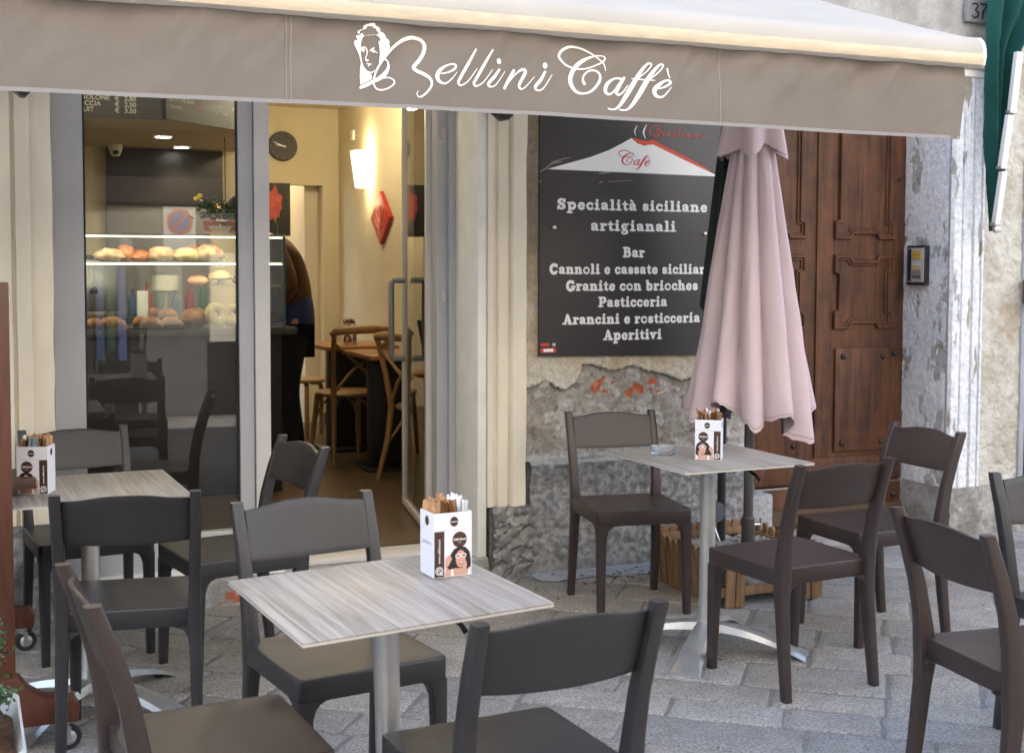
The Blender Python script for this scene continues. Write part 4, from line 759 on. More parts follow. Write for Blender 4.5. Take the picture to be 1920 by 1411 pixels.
o = obj('napkin_stack', MB().bb(-1.52, -1.46, CY+.22, CY+.25, T0, T0+.21), M['paper']); tag(o, 'small white card standee in the pastry case', 'card')
# pot plants, bowl and copper lamp on top of the case
TZ = 1.6225
leafm = mat('pot_leaf', (.030,.075,.014), .5, var=.4, vs=30)
terra = mat('terracotta', (.30,.075,.03), .75, var=.15, vs=12)
def potplant(x, y, lab, s, seed, flowers):
    rr = random.Random(seed); t = thing('potted_plant', lab, 'plant', (x, y, TZ), 0, 'flower pots on the pastry case')
    obj('pot', MB().lathe([(.001,.001),(.034,.001),(.046,.06),(.05,.06),(.05,.075),(.044,.075),(.04,.06),(.001,.058)], 22), terra, t)
    b = MB()
    for i in range(170):
        a = rr.random()*6.28; e = rr.uniform(-.2, 1.4); d = rr.uniform(.03, .115)*s
        c = Vector((math.cos(a)*math.cos(e)*d, math.sin(a)*math.cos(e)*d, .10 + math.sin(e)*d*1.0))
        u = Vector((rr.uniform(-1,1), rr.uniform(-1,1), rr.uniform(-.6,.6))).normalized()*rr.uniform(.014,.024); w = u.cross(Vector((rr.uniform(-1,1), rr.uniform(-1,1), 1))).normalized()*rr.uniform(.008,.013)
        b.add([c-u, c-w*.9+u*.1, c+u, c+w*.9+u*.1], [(0,1,2,3)])
    obj('foliage', b, leafm, t, smooth=0)
    for fx, fy, fz in flowers:
        b = MB(); b.ball((fx, fy, fz), (.016,.014,.014), 8); obj('flower', b, mat('yellow_petal', (.75,.52,.04), .6), t)
potplant(-1.115, CY+.12, 'bushy green plant with a yellow flower in a clay pot on the pastry case', 1.0, 4, ((-.09,-.03,.20),(-.07,-.04,.215)))
potplant(-1.00, CY+.20, 'second green plant in a clay pot, behind the flowering one', .9, 9, ())
t = thing('bowl', 'white bowl on a saucer in front of the clay pots', 'bowl', (-1.085, CY+.025, TZ))
obj('saucer', MB().lathe([(.001,.0005),(.05,.0005),(.085,.008),(.084,.011),(.05,.005),(.001,.005)], 28), mat('pink_porcelain', (.60,.45,.36), .3), t)
obj('bowl_body', MB().lathe([(.001,.006),(.035,.006),(.055,.022),(.066,.044),(.063,.044),(.05,.022),(.03,.011),(.001,.011)], 28), mat('porcelain', (.62,.60,.52), .3), t)
t = thing('copper_lamp', 'copper dome lamp hanging at the right of the plants', 'lamp', (-.72, 3.7, 1.78))
obj('dome', MB().lathe([(.12,0),(.115,.03),(.085,.075),(.04,.10),(.012,.105)], 28, cap=False), mat('copper', (.55,.28,.13), .3, .9), t, smooth=60)
obj('cord', MB().tube([(0,0,.10),(0,0,SOF-1.78-.002)], .004, 6), M['rubber'], t)
# coffee machine and cups seen behind the case
t = thing('coffee_machine', 'steel espresso machine on the back counter', 'coffee machine', (-1.75, 4.35, 1.06))
obj('body', MB().bb(-.35, .35, -.22, .22, .05, .42), M['steel'], t, bevel=.02)
obj('cup_tray', MB().bb(-.34, .34, -.2, .2, .421, .45), M['black_metal'], t)
for s in (-.18, .18):
    b = MB(); b.tube([(s,-.20,.2),(s,-.30,.2),(s,-.36,.19)], [.03,.016,.014], 10); obj('filter_handle', b, M['black_metal'], t)
o = obj('back_counter', MB().bb(-3.2, -.70, 4.25, 4.87, FL, 1.058), dk); tag(o, 'dark back counter along the rear wall', 'counter')
for i in range(6):
    b = MB(); h = .20 + .05*(i % 3); b.lathe([(.032,0),(.034,.01),(.034,h*.6),(.013,h*.75),(.013,h),(.001,h)], 14)
    o = obj('bottle', b, mat('bottle_glass', [(.05,.12,.25),(.3,.05,.04),(.05,.15,.06)][i % 3], .15), loc=(-1.25+i*.105, 4.6, 1.0585)); tag(o, ['blue','red','green'][i % 3] + ' bottle %s on the back counter' % ['at the left end','second in the row','third in the row','fourth in the row','fifth in the row','at the right end'][i], 'bottle', 'bottles on the back counter')

# ------------------------------------------------------------------ customer at the counter
def skin_mesh(name, joints, edges, m_, parent, sub=2, root=0):
    me = bpy.data.meshes.new(name); me.from_pydata([j[0] for j in joints], edges, []); me.update()
    o = bpy.data.objects.new(name, me); col.objects.link(o)
    md = o.modifiers.new('skin', 'SKIN'); md.use_smooth_shade = True
    ss = o.modifiers.new('sub', 'SUBSURF'); ss.levels = sub; ss.render_levels = sub
    if not me.skin_vertices: 
        bm = bmesh.new(); bm.from_mesh(me); bm.verts.layers.skin.verify(); bm.to_mesh(me); bm.free()
    for i, j in enumerate(joints):
        r = j[1]; me.skin_vertices[0].data[i].radius = r if isinstance(r, tuple) else (r, r)
        me.skin_vertices[0].data[i].use_root = (i == root)
    bpy.context.view_layer.update()
    me2 = bpy.data.meshes.new_from_object(o.evaluated_get(bpy.context.evaluated_depsgraph_get())); me2.name = name
    bpy.data.objects.remove(o); me2.materials.clear(); me2.materials.append(m_)
    o = bpy.data.objects.new(name, me2); col.objects.link(o)
    me2.polygons.foreach_set('use_smooth', [True]*len(me2.polygons))
    if parent is not None: o.parent = parent
    return o
# local frame: +X is where the person faces (along the counter, to the left in the picture => world -X), +Z up
PT = thing('person', 'person in a brown jacket and blue shirt leaning over the end of the counter', 'person', (-.44, 2.92, FL), 165)
def sk(l): return [((x, y, z), r) for x, y, z, r in l]
J = sk([(0,0,.93,.13),(.02,0,1.10,.125),(.07,0,1.28,.14),(.13,0,1.42,.10),(.20,0,1.50,.055),(.29,0,1.56,.07),(.335,0,1.64,.10),(.34,0,1.72,.085),
        (0,.09,.90,.10),(.03,.10,.50,.062),(-.03,.11,.09,.042),(.06,.12,.035,.035),(.15,.125,.03,.025),
        (0,-.09,.90,.10),(.05,-.10,.50,.062),(.01,-.11,.09,.042),(.10,-.12,.035,.035),(.19,-.125,.03,.025),
        (.11,.19,1.40,.06),(.02,.27,1.14,.046),(.24,.24,1.03,.036),(.31,.22,1.025,.03),
        (.11,-.19,1.40,.06),(.10,-.27,1.14,.046),(.30,-.22,1.03,.036),(.37,-.20,1.025,.03)])
for s_ in (1, -1):
    pass
E_ = [(0,1),(1,2),(2,3),(3,4),(4,5),(5,6),(6,7),(0,8),(8,9),(9,10),(10,11),(11,12),(0,13),(13,14),(14,15),(15,16),(16,17),(3,18),(18,19),(19,20),(20,21),(3,22),(22,23),(23,24),(24,25)]
base = len(J)
for wi, (hx, hy) in ((21, (.31, .22)), (25, (.37, -.20))):
    for k in range(5):
        o_ = (k-2)*.017
        if k == 0: q = [(hx+.02, hy+(.035 if hy > 0 else -.035)*-1, 1.02, .009), (hx+.05, hy-(.055 if hy > 0 else -.055), 1.005, .008)]
        else:
            L = (.07,.08,.075,.06)[k-1]; q = [(hx+.045, hy+o_, 1.025, .009), (hx+.045+L*.5, hy+o_*1.15, 1.02, .008), (hx+.045+L*.9, hy+o_*1.2, 1.0, .007)]
        prev = wi
        for p in q: J.append(((p[0], p[1], p[2]), p[3])); E_.append((prev, len(J)-1)); prev = len(J)-1
body = skin_mesh('body', J, E_, M['skin'], PT)
b = MB(); HX = .10; b.ball((.322,0,1.655), (.018,.014,.022), 8); b.ball((.31,.035,1.68), (.012,.012,.01), 8); b.ball((.31,-.035,1.68), (.012,.012,.01), 8); b.ball((.235,.098,1.665), (.022,.012,.034), 8); b.ball((.235,-.098,1.665), (.022,.012,.034), 8); b.box((.318,0,1.612), (.012,.05,.01))
o = obj('face_features', b, M['skin'], PT); o.location = (.10, 0, -.03)
b = MB(); b.ball((.215,0,1.70), (.115,.105,.105), 16, f=lambda d: 1+.05*nz(d.x, d.y, d.z, 5)); o = obj('hair', b, M['hairc'], PT, smooth=80); o.location = (.10, 0, -.03)
jk = mat('brown_jacket', (.075,.031,.010), .75, var=.35, vs=12, bump=.6, bs=22)
skin_mesh('jacket', sk([(.03,0,.96,.19),(.03,0,1.16,.18),(.07,0,1.30,.175),(.12,0,1.42,.14),(.155,0,1.495,.085),(.10,.20,1.41,.088),(.0,.27,1.16,.080),(.10,.27,1.08,.070),(.22,.25,1.035,.058),(.10,-.20,1.41,.088),(.08,-.30,1.14,.074),(.32,-.225,1.03,.056)]), [(0,1),(1,2),(2,3),(3,4),(3,5),(5,6),(6,7),(7,8),(3,9),(9,10),(10,11)], jk, PT)
skin_mesh('shirt', sk([(0,0,.84,.175),(.01,0,.97,.178),(.02,0,1.10,.172),(.05,0,1.24,.15)]), [(0,1),(1,2),(2,3)], mat('blue_shirt', (.020,.040,.16), .75, var=.2, vs=12), PT)
tr_ = mat('dark_trousers', (.012,.012,.018), .8)
skin_mesh('trousers', sk([(0,0,.92,.15),(0,.095,.84,.115),(.03,.105,.50,.082),(-.03,.112,.11,.068),(0,-.095,.84,.115),(.05,-.105,.50,.082),(.01,-.112,.11,.068)]), [(0,1),(1,2),(2,3),(0,4),(4,5),(5,6)], tr_, PT)
for x, y in ((-.03,.112), (.01,-.112)):
    skin_mesh('shoe', sk([(x-.03,y,.05,.045),(x+.06,y,.045,.045),(x+.17,y,.035,.036)]), [(0,1),(1,2)], M['rubber'], PT)

# ------------------------------------------------------------------ indoor furniture
birch = wood_mat('bent_wood', (.22,.115,.04), (.36,.21,.085), .45, (6,6,1), 4, .1)
orangew = wood_mat('orange_table_wood', (.26,.10,.03), (.42,.19,.07), .35, (1,9,1), 4, .05)
def cross_chair(lab, loc, rz):
    t = thing('bistro_chair', lab, 'chair', loc, rz, 'cross-back wooden chairs inside the cafe')
    obj('seat', MB().lathe([(.001,.435),(.19,.435),(.205,.445),(.205,.458),(.19,.468),(.001,.462)], 28, sx=1, sy=1), birch, t, smooth=40)
    for s in (-1, 1):
        obj('leg', MB().tube([(s*.15,.15,.44),(s*.165,.18,.22),(s*.18,.20,0)], [.019,.018,.014], 10), birch, t, smooth=60)
        obj('leg', MB().tube([(s*.20,-.24,0),(s*.175,-.185,.25),(s*.165,-.165,.45),(s*.18,-.19,.62),(s*.195,-.245,.86)], [.015,.019,.020,.018,.017], 10), birch, t, smooth=60)
        obj('cross_slat', MB().tube([(s*.165,-.168,.47),(s*.06,-.195,.60),(-s*.06,-.214,.70),(-s*.185,-.228,.80)], .0115, 8), birch, t, smooth=60)
    obj('top_rail', MB().tube([(-.215,-.235,.855),(-.19,-.25,.88),(-.09,-.275,.89),(.09,-.275,.89),(.19,-.25,.88),(.215,-.235,.855)], [.016,.026,.028,.028,.026,.016], 12), birch, t, smooth=60)
    for s in (-1, 1):
        obj('brace', MB().tube([(s*.17,-.17,.24),(s*.13,-.10,.36),(s*.05,-.02,.43)], .0095, 8), birch, t, smooth=60)
        obj('brace', MB().tube([(s*.165,.175,.24),(s*.12,.15,.36),(s*.03,.14,.43)], .0095, 8), birch, t, smooth=60)
    return t
ch = cross_chair('cross-back wooden chair with its back to the door, at the far indoor table', (-.04, 3.02, FL), 8)
ch2 = dup(ch, (.20, 2.02, FL), -72, 'cross-back wooden chair half hidden by the glass door')
def ped_table(lab, loc, rz, w, d):
    t = thing('indoor_table', lab, 'table', loc, rz, 'orange topped tables inside the cafe')
    obj('tabletop', MB().bb(-w/2, w/2, -d/2, d/2, .722, .75), orangew, t, bevel=.004)
    obj('pedestal', MB().bb(-.17, .17, -.05, .05, .02, .7215), M['black_metal'], t, bevel=.004)
    obj('foot', MB().bb(-.24, .24, -.22, .22, 0, .0195), M['black_metal'], t, bevel=.004)
    return t
t1 = ped_table('near indoor table with an orange wood top and black pedestal', (.16, 2.60, FL), 0, .52, .66)
t2 = copy_tree(t1); t2.location = (.13, 3.52, FL); t2['label'] = 'far indoor table with an orange wood top, behind the cross-back chair'
def stool(lab, loc, rz):
    t = thing('stool', lab, 'stool', loc, rz, 'round birch stools inside the cafe')
    obj('seat', MB().lathe([(.001,.42),(.165,.42),(.172,.426),(.172,.44),(.165,.446),(.001,.446)], 28), birch, t)
    for k in range(3):
        a = R(120*k+20); c, s = math.cos(a), math.sin(a)
        pts = [(.15*c, .15*s, 0), (.152*c, .152*s, .34), (.145*c, .145*s, .385), (.12*c, .12*s, .408), (.05*c, .05*s, .412)]
        obj('leg', MB().tube(pts, [.018]*5, 8), birch, t, smooth=60)
    return t
s1 = stool('round birch stool with bent legs in the rear passage', (-.02, 4.25, FL), 0)
dup(s1, (-.16, 4.75, FL), 40, 'round birch stool behind the other one, beside the person')
# ------------------------------------------------------------------ opposite side of the street (behind the viewer, mirrored in the shop window)
OPP = thing('opposite_building', 'grey rendered house across the street, seen mirrored in the shop window', 'building')
obj('upper_wall', MB().bb(-16, 18, -7.3, -6.9, 2.70, 7.5), mat('opposite_render', (.66,.63,.57), .9, var=.10, vs=3), OPP)
obj('lower_wall', MB().bb(-16, -3.2, -7.3, -6.9, 0, 2.695).bb(-1.7, 18, -7.3, -6.9, 0, 2.695).bb(-3.2, -1.7, -7.3, -6.9, 2.6, 2.695), mat('opposite_lower_render', (.17,.165,.16), .9, var=.2, vs=3), OPP)
obj('plinth', MB().bb(-1.69, 12, -6.899, -6.86, 0, .75), mat('opposite_plinth', (.16,.15,.145), .85, var=.2), OPP)
obj('added_dark_band', MB().bb(-12, -3.21, -6.899, -6.84, 2.02, 2.7).bb(-1.69, 12, -6.899, -6.84, 2.02, 2.7), mat('dark_band_paint', (.05,.035,.03), .6), OPP)  # dark band added behind the viewer to darken the upper window reflection
obj('doorway', MB().bb(-3.2, -1.7, -7.25, -7.2, 0, 2.6), M['black_metal'], OPP)
obj('pillar', MB().bb(-.25, .05, -6.859, -6.80, .7, 1.55), M['cream'], OPP); obj('pillar_base', MB().bb(-.27, .07, -6.859, -6.78, 0, .69), M['iron'], OPP)
t = thing('clothes_rack', 'steel rail of coloured clothes across the street, mirrored in the window', 'clothes rack', (-1.30, -6.45, 0))
b = MB(); b.tube([(-.55,0,0),(-.55,0,1.5),(.35,0,1.5),(.35,0,0)], .014, 8); b.tube([(-.55,-.25,.03),(-.55,.25,.03)], .014, 8); b.tube([(.35,-.25,.03),(.35,.25,.03)], .014, 8)
obj('rail', b, M['steel'], t)
cl = [(.45,.06,.14),(.25,.27,.10),(.40,.38,.40),(.5,.05,.09),(.02,.02,.025),(.06,.10,.22),(.03,.09,.06),(.10,.14,.34),(.02,.02,.03)]
for i, c in enumerate(cl):
    x = -.48 + i*.095; b = MB(); h = 1.43 - .75 - .08*(i % 3)
    b.prism([(-.035,.68-.1*(i%3)),(.035,.68-.1*(i%3)),(.03,1.38),(.012,1.44),(-.012,1.44),(-.03,1.38)], lambda u, v, w: (x+u, -.2+w, v), .40)
    obj('garment', b, mat('cloth', c, .9, var=.2, vs=6), t, bevel=.008)
t = thing('no_parking_sign', 'white no parking plate with a red ringed blue disc across the street', 'sign', (-.52, -6.835, 1.56))
obj('plate', MB().bb(-.15, .15, 0, .012, 0, .42), M['white_metal'], t)
b = MB(); b.lathe([(.12,0),(.12,.004),(.001,.004)], 30); o = obj('red_ring', b, M['red_print'], t); o.rotation_euler = (R(-90), 0, 0); o.location = (0, .0125, .28)
b = MB(); b.lathe([(.09,0),(.09,.003),(.001,.003)], 30); o = obj('blue_disc', b, mat('sign_blue', (.03,.10,.45), .4), t); o.rotation_euler = (R(-90), 0, 0); o.location = (0, .0168, .28)
b = MB(); b.box((0, .021, .28), (.022, .002, .19), Matrix.Rotation(R(45), 3, 'Y')); obj('red_bar', b, M['red_print'], t)

# ------------------------------------------------------------------ awning
AX0, AX1 = -4.3, 1.005
AW = thing('awning', 'cream roofed cafe awning with a taupe valance lettered in white script', 'awning', (0, 0, 0))
def vwave(x, z):
    k = sm(1.92, 2.2, z)
    y = .018*nz(x*.9 + z*.35, 3, z*.5, 2.4, 2) + .026*nz(x*1.5 - z*.7, 9, z*.7, 4.5, 3)*(.15+.85*k) + .003*math.sin(x*7 + 2*z)
    y += .012*sm(.93, 1.005, x)*(1-k)*.8
    for s in (-1.545, -.06): y += .004*math.exp(-((x-s)/.012)**2)
    return -1.70 + y
ZB, ZT = 1.934, 2.232
def vz(x, v):
    zb = ZB - .004*math.sin(x*1.7) ; return zb + (ZT-zb)*v
b = MB()
def vf(u, v):
    x = AX0 + (AX1-AX0)*u; z = vz(x, v)
    x -= .012*(1-v)**2*sm(.9, 1.005, x)
    return (x, vwave(x, z), z)
b.grid(420, 40, vf)
b.grid(210, 12, lambda u, v: (lambda p: (p[0], p[1]+.0025, p[2]))(vf(u, v)), flip=True)
val = obj('valance', b, M['canvas'], AW, smooth=180)
b = MB()
b.grid(300, 3, lambda u, v: (AX0 + (AX1-.012-AX0)*u, vwave(AX0 + (AX1-AX0)*u, ZB) - .0022, vz(AX0 + (AX1-AX0)*u, 0) - .001 + .012*v))
obj('hem', b, M['hem'], val, smooth=180)
for xs_ in (-1.552, -1.538, -.058):
    b = MB(); b.grid(1, 40, lambda u, v: (xs_ + .003*u, vwave(xs_+.003*u, vz(xs_, v)) - .0018, vz(xs_, v*.97)+.012*(1-v)))
    obj('seam', b, M['hem'], val, smooth=180)
# roller tube, its front bar and the canvas roof
def roof(u, v):
    x = AX0 + (1.055-AX0)*u; y = -1.70 + 1.72*v; z = 2.302 + .62*v - .03*math.sin(math.pi*v) + .004*nz(x, y, 0, 2)
    return (x, y, z)
b = MB(); b.grid(60, 20, roof); b.grid(60, 20, lambda u, v: (lambda p: (p[0], p[1], p[2]-.004))(roof(u, v)), flip=True)
obj('roof_canvas', b, M['cream_canvas'], AW, smooth=180)
prof = [(-.012,-.078),(-.030,-.070),(-.036,-.040),(-.034,-.010),(-.024,.016),(-.006,.032),(.018,.036),(.05,.03),(.06,.0),(.05,-.05),(.02,-.078)]
b = MB(); b.rings([[(x, -1.705+y, 2.272+z) for y, z in prof] for x in [AX0 + (1.05-AX0)*i/40 for i in range(41)]], 0, True)
obj('front_bar', b, M['cream_canvas'], AW, smooth=50)
b = MB()
b.grid(240, 6, lambda u, v: (AX0+(1.046-AX0)*u, -1.7445 + .004*math.sin(v*3.1)*-1 + .0008*nz(u*300, v, 0, 1), 2.200 + .040*v))
obj('canvas_roll', b, M['beige_roll'], AW, smooth=180)
b = MB(); b.rings([[(x, -1.705+y*1.03, 2.272+z*1.03) for y, z in prof] for x in (1.05, 1.058, 1.066)], 0, True); obj('end_cap', b, M['white_metal'], AW, bevel=.004)
for xa in (-2.22, -.235):
    b = MB(); b.bb(xa-.05, xa+.05, -.05, .028, 2.26, 2.44)
    b.tube([(xa, -.05, 2.36), (xa+.02, -.9, 2.30)], .022, 8); b.tube([(xa+.02, -.9, 2.30), (xa-.25, -1.66, 2.27)], .020, 8)
    obj('folding_arm', b, M['black_metal'], AW)
    b = MB(); b.prism([(-.045,.03),(.045,.03),(.04,-.005),(.012,-.035),(-.004,-.035),(-.04,-.005)], lambda u, v, w: (xa+u, -.25+w, 2.125+v), .09); b.bb(xa-.025, xa+.025, -.2, .0, 2.155, 2.26)
    obj('arm_bracket', b, M['black_metal'], AW, bevel=.004)

# lettering
def catmull(pts, sub=7):
    if len(pts) < 3: return [tuple(p) for p in pts]
    P = [pts[0]] + list(pts) + [pts[-1]]; out = []
    for i in range(1, len(P)-2):
        p0, p1, p2, p3 = P[i-1], P[i], P[i+1], P[i+2]
        for k in range(sub):
            t = k/sub
            out.append(tuple(.5*((2*p1[j]) + (-p0[j]+p2[j])*t + (2*p0[j]-5*p1[j]+4*p2[j]-p3[j])*t*t + (-p0[j]+3*p1[j]-3*p2[j]+p3[j])*t**3) for j in range(3)))
    out.append(tuple(pts[-1])); return out
def ribbon(b, pts, frame, lift, cap=6):
    """pts (x,z,width) -> flat strip with round ends laid on frame(x,z,lift)"""
    n = len(pts); L = []; Rr = []
    for i in range(n):
        a, c = pts[max(0, i-1)], pts[min(n-1, i+1)]
        d = Vector((c[0]-a[0], c[1]-a[1])); d = d.normalized() if d.length > 1e-9 else Vector((1, 0)); nn = Vector((-d.y, d.x))*pts[i][2]/2
        L.append((pts[i][0]+nn.x, pts[i][1]+nn.y)); Rr.append((pts[i][0]-nn.x, pts[i][1]-nn.y))
    vs = [frame(x, z, lift) for x, z in L] + [frame(x, z, lift) for x, z in Rr]
    b.add(vs, [(n+i, n+i+1, i+1, i) for i in range(n-1)])
    for e, q in ((0, 1), (n-1, n-2)):
        d = Vector((pts[e][0]-pts[q][0], pts[e][1]-pts[q][1]))
        if d.length < 1e-9: continue
        d.normalize(); r = pts[e][2]/2; nn = Vector((-d.y, d.x)); c = pts[e]
        arc = [(c[0]+r*(math.cos(t)*nn.x+math.sin(t)*d.x), c[1]+r*(math.cos(t)*nn.y+math.sin(t)*d.y)) for t in [math.pi*k/cap for k in range(cap+1)]]
        m = len(arc); b.add([frame(x, z, lift) for x, z in arc], [tuple(range(m-1, -1, -1))])
def fval(x, z, l): return (x, vwave(x, z) - .0015 - l, z)
b = MB()
for i, st in enumerate(D['AWN']):
    ribbon(b, [(x/1000, z/1000, w/1000) for x, z, w in catmull(st)], fval, .00012*(i % 9))
b2 = MB()
pts = [(x/1000, z/1000) for x, z in D['HAIR']]
tris = tessellate_polygon([[Vector((x, z, 0)) for x, z in pts]])
def sgn(tr): 
    p = [pts[i] for i in tr]; return (p[1][0]-p[0][0])*(p[2][1]-p[0][1]) - (p[2][0]-p[0][0])*(p[1][1]-p[0][1])
b2.add([fval(x, z, .0010) for x, z in pts], [tuple(t_) if sgn(t_) > 0 else tuple(reversed(t_)) for t_ in tris])
obj('script_lettering', b, M['white_print'], val, smooth=0, label='white flowing script reading Bellini Caffè')
obj('portrait_emblem', b2, M['white_print'], val, smooth=0, label='white silhouette emblem of a curly haired head')

# ------------------------------------------------------------------ dark sign board
SG = thing('sign_board', 'dark wall sign with a white mountain and white lettering beside the cafe door', 'sign', (0, 0, 0))
b = MB(); b.prism([(.031,1.030),(1.035,1.012),(1.045,2.24),(.031,2.24)], lambda u, v, w: (u, .006-w, v), .018)
obj('panel', b, M['board'], SG, bevel=.002)
def fb(x, z, l): return (x, -.0128 - l, z)
def strokes(name, data, m_, label=None, lift=0, scale=.001, sub=7):
    b = MB()
    for i, st in enumerate(data): ribbon(b, [(x*scale, z*scale, w*scale) for x, z, w in catmull(st, sub)], fb, lift + .00006*i)
    return obj(name, b, m_, SG, smooth=0, label=label)
def flat(name, pts, m_, lift, label=None):
    b = MB(); p = [(x/1000, z/1000) for x, z in pts]; b.prism(p, lambda u, v, w: (u, -.0125-lift-w, v), .0006); return obj(name, b, m_, SG, smooth=0, label=label)
flat('mountain', D['MOUNT'], M['white_print'], 0, 'white volcano shape')
flat('lava', D['LAVA'], mat('lava_red', (.70,.075,.035), .5), .0008, 'red lava line down the volcano slope')
strokes('steam', D['STEAM'], M['white_print'], lift=.0004)
strokes('script_lettering', D['SIC'], mat('script_red', (.60,.07,.04), .5), 'red script reading Siciliano', .0003)
strokes('script_lettering', D['CAFE'], mat('script_red_b', (.55,.05,.07), .5), 'red script reading Cafè', .0010)
ms = mat('scratch', (.45,.42,.38), .8)
for st in D['SCRATCH']: strokes('scratch', [st], ms, lift=.0016, sub=3)
# heavy slab lettering
def arc(cx, cy, rx, ry, a0, a1, w, n=10): return [(cx+rx*math.cos(R(a0+(a1-a0)*i/n)), cy+ry*math.sin(R(a0+(a1-a0)*i/n)), w) for i in range(n+1)]
SW = .36; TW = .24
def stem(x, y0, y1, w=SW): return [(x, y0, w), (x, y1, w)]
def ser(x, y, h=.30, w=.20): return [(x-h, y, w), (x+h, y, w)]
G_ = {}
G_['i'] = (.82, [stem(.40,.12,.84), ser(.41,.09), [(.18,.89,.2),(.40,.86,.22)], [(.38,1.27,.36),(.42,1.28,.36)]])
G_['l'] = (.82, [stem(.40,.12,1.32), ser(.41,.09), [(.16,1.36,.2),(.40,1.33,.22)]])
G_['n'] = (1.36, [stem(.36,.12,.84), ser(.36,.09,.26), [(.12,.89,.2),(.34,.86,.22)], [(.40,.62,.2),(.58,.84,.24),(.78,.86,.32),(.94,.70,.36),(.96,.40,.36),(.96,.12,.36)], ser(.98,.09,.26)])
G_['h'] = (1.36, [stem(.36,.12,1.32), ser(.36,.09,.26), [(.12,1.36,.2),(.34,1.33,.22)], [(.40,.62,.2),(.58,.84,.24),(.78,.86,.32),(.94,.70,.36),(.96,.40,.36),(.96,.12,.36)], ser(.98,.09,.26)])
G_['r'] = (1.00, [stem(.36,.12,.84), ser(.38,.09,.28), [(.12,.89,.2),(.34,.86,.22)], [(.42,.60,.2),(.60,.84,.26),(.80,.80,.34)]])
G_['a'] = (1.16, [[(.22,.74,.28),(.34,.88,.22),(.58,.90,.26),(.76,.74,.34),(.77,.40,.34),(.78,.16,.30),(.98,.10,.22)], [(.72,.54,.2),(.42,.50,.24),(.25,.30,.34),(.38,.12,.26),(.60,.16,.22),(.74,.32,.2)]])
G_['à'] = (1.16, G_['a'][1] + [[(.34,1.36,.30),(.62,1.16,.16)]])
G_['e'] = (1.12, [[(.30,.50,.18),(.60,.52,.18),(.86,.56,.2)], arc(.56,.50,.34,.38,15,180,.26), arc(.56,.48,.34,.38,180,325,.30)])
G_['c'] = (1.04, [[(.82,.72,.34),(.72,.86,.26),(.52,.89,.28)], arc(.56,.49,.36,.39,95,320,.30)])
G_['o'] = (1.20, [arc(.60,.49,.40,.40,0,360,.25,18)])
G_['s'] = (.98, [[(.76,.72,.26),(.60,.88,.22),(.36,.86,.28),(.24,.68,.32),(.42,.52,.34),(.68,.38,.34),(.74,.22,.30),(.54,.10,.24),(.32,.12,.24),(.20,.28,.26)]])
G_['t'] = (.86, [[(.40,1.18,.24),(.40,.40,.36),(.46,.14,.30),(.66,.10,.22),(.78,.20,.16)], [(.10,.88,.2),(.72,.88,.2)]])
G_['p'] = (1.30, [stem(.36,-.34,.84), ser(.38,-.40,.30), [(.12,.89,.2),(.34,.86,.22)], arc(.70,.49,.32,.38,130,-140,.34)])
G_['b'] = (1.26, [stem(.34,.14,1.32), [(.10,1.36,.2),(.32,1.33,.22)], arc(.66,.49,.34,.38,140,-140,.34)])
G_['v'] = (1.20, [[(.30,.84,.36),(.58,.16,.34)], [(.58,.14,.24),(.90,.84,.2)], ser(.28,.90,.24), ser(.92,.90,.22)])
G_['g'] = (1.16, [arc(.50,.60,.26,.26,0,360,.32,16), [(.74,.84,.2),(.98,.92,.26)], [(.36,.30,.22),(.34,.14,.26),(.60,.06,.28),(.86,-.04,.30),(.80,-.30,.24),(.50,-.38,.22),(.22,-.30,.24),(.24,-.10,.22),(.40,.04,.2)]])
G_['S'] = (1.30, [[(.98,1.06,.34),(.80,1.30,.26),(.52,1.30,.32),(.30,1.06,.38),(.50,.80,.40),(.84,.60,.40),(1.00,.36,.38),(.78,.12,.30),(.48,.12,.28),(.28,.36,.34)], [(1.06,1.36,.2),(1.04,1.0,.2)], [(.22,.44,.2),(.20,.06,.2)]])
G_['B'] = (1.52, [stem(.46,.12,1.30), ser(.40,.09,.26), ser(.40,1.33,.26), [(.46,1.33,.2),(.80,1.32,.26),(1.06,1.16,.38),(1.02,.90,.36),(.74,.76,.2),(.50,.74,.2)], [(.74,.76,.2),(1.10,.66,.34),(1.20,.40,.40),(1.02,.14,.30),(.70,.09,.22),(.46,.09,.2)]])
G_['C'] = (1.46, [arc(.76,.70,.50,.60,55,305,.40,16), [(1.20,1.34,.2),(1.20,.98,.2)], [(1.04,1.20,.24),(1.20,1.04,.22)], [(1.06,.22,.3),(1.22,.40,.2)]])
G_['G'] = (1.56, [arc(.76,.70,.50,.60,55,300,.40,16), [(1.20,1.34,.2),(1.20,1.0,.2)], [(1.04,1.20,.24),(1.20,1.04,.22)], [(1.02,.16,.3),(1.20,.26,.38),(1.20,.54,.36)], ser(1.16,.60,.30)])
G_['P'] = (1.40, [stem(.46,.12,1.30), ser(.46,.09,.34), ser(.40,1.33,.26), [(.46,1.33,.2),(.84,1.32,.26),(1.12,1.14,.38),(1.10,.80,.38),(.82,.62,.24),(.54,.60,.2)]])
G_['A'] = (1.60, [[(.34,.14,.2),(.72,1.30,.24)], [(.78,1.28,.36),(1.20,.14,.42)], [(.46,.46,.2),(1.0,.46,.2)], ser(.32,.09,.26), ser(1.24,.09,.30), [(.66,1.34,.2),(.80,1.34,.24)]])
b = MB()
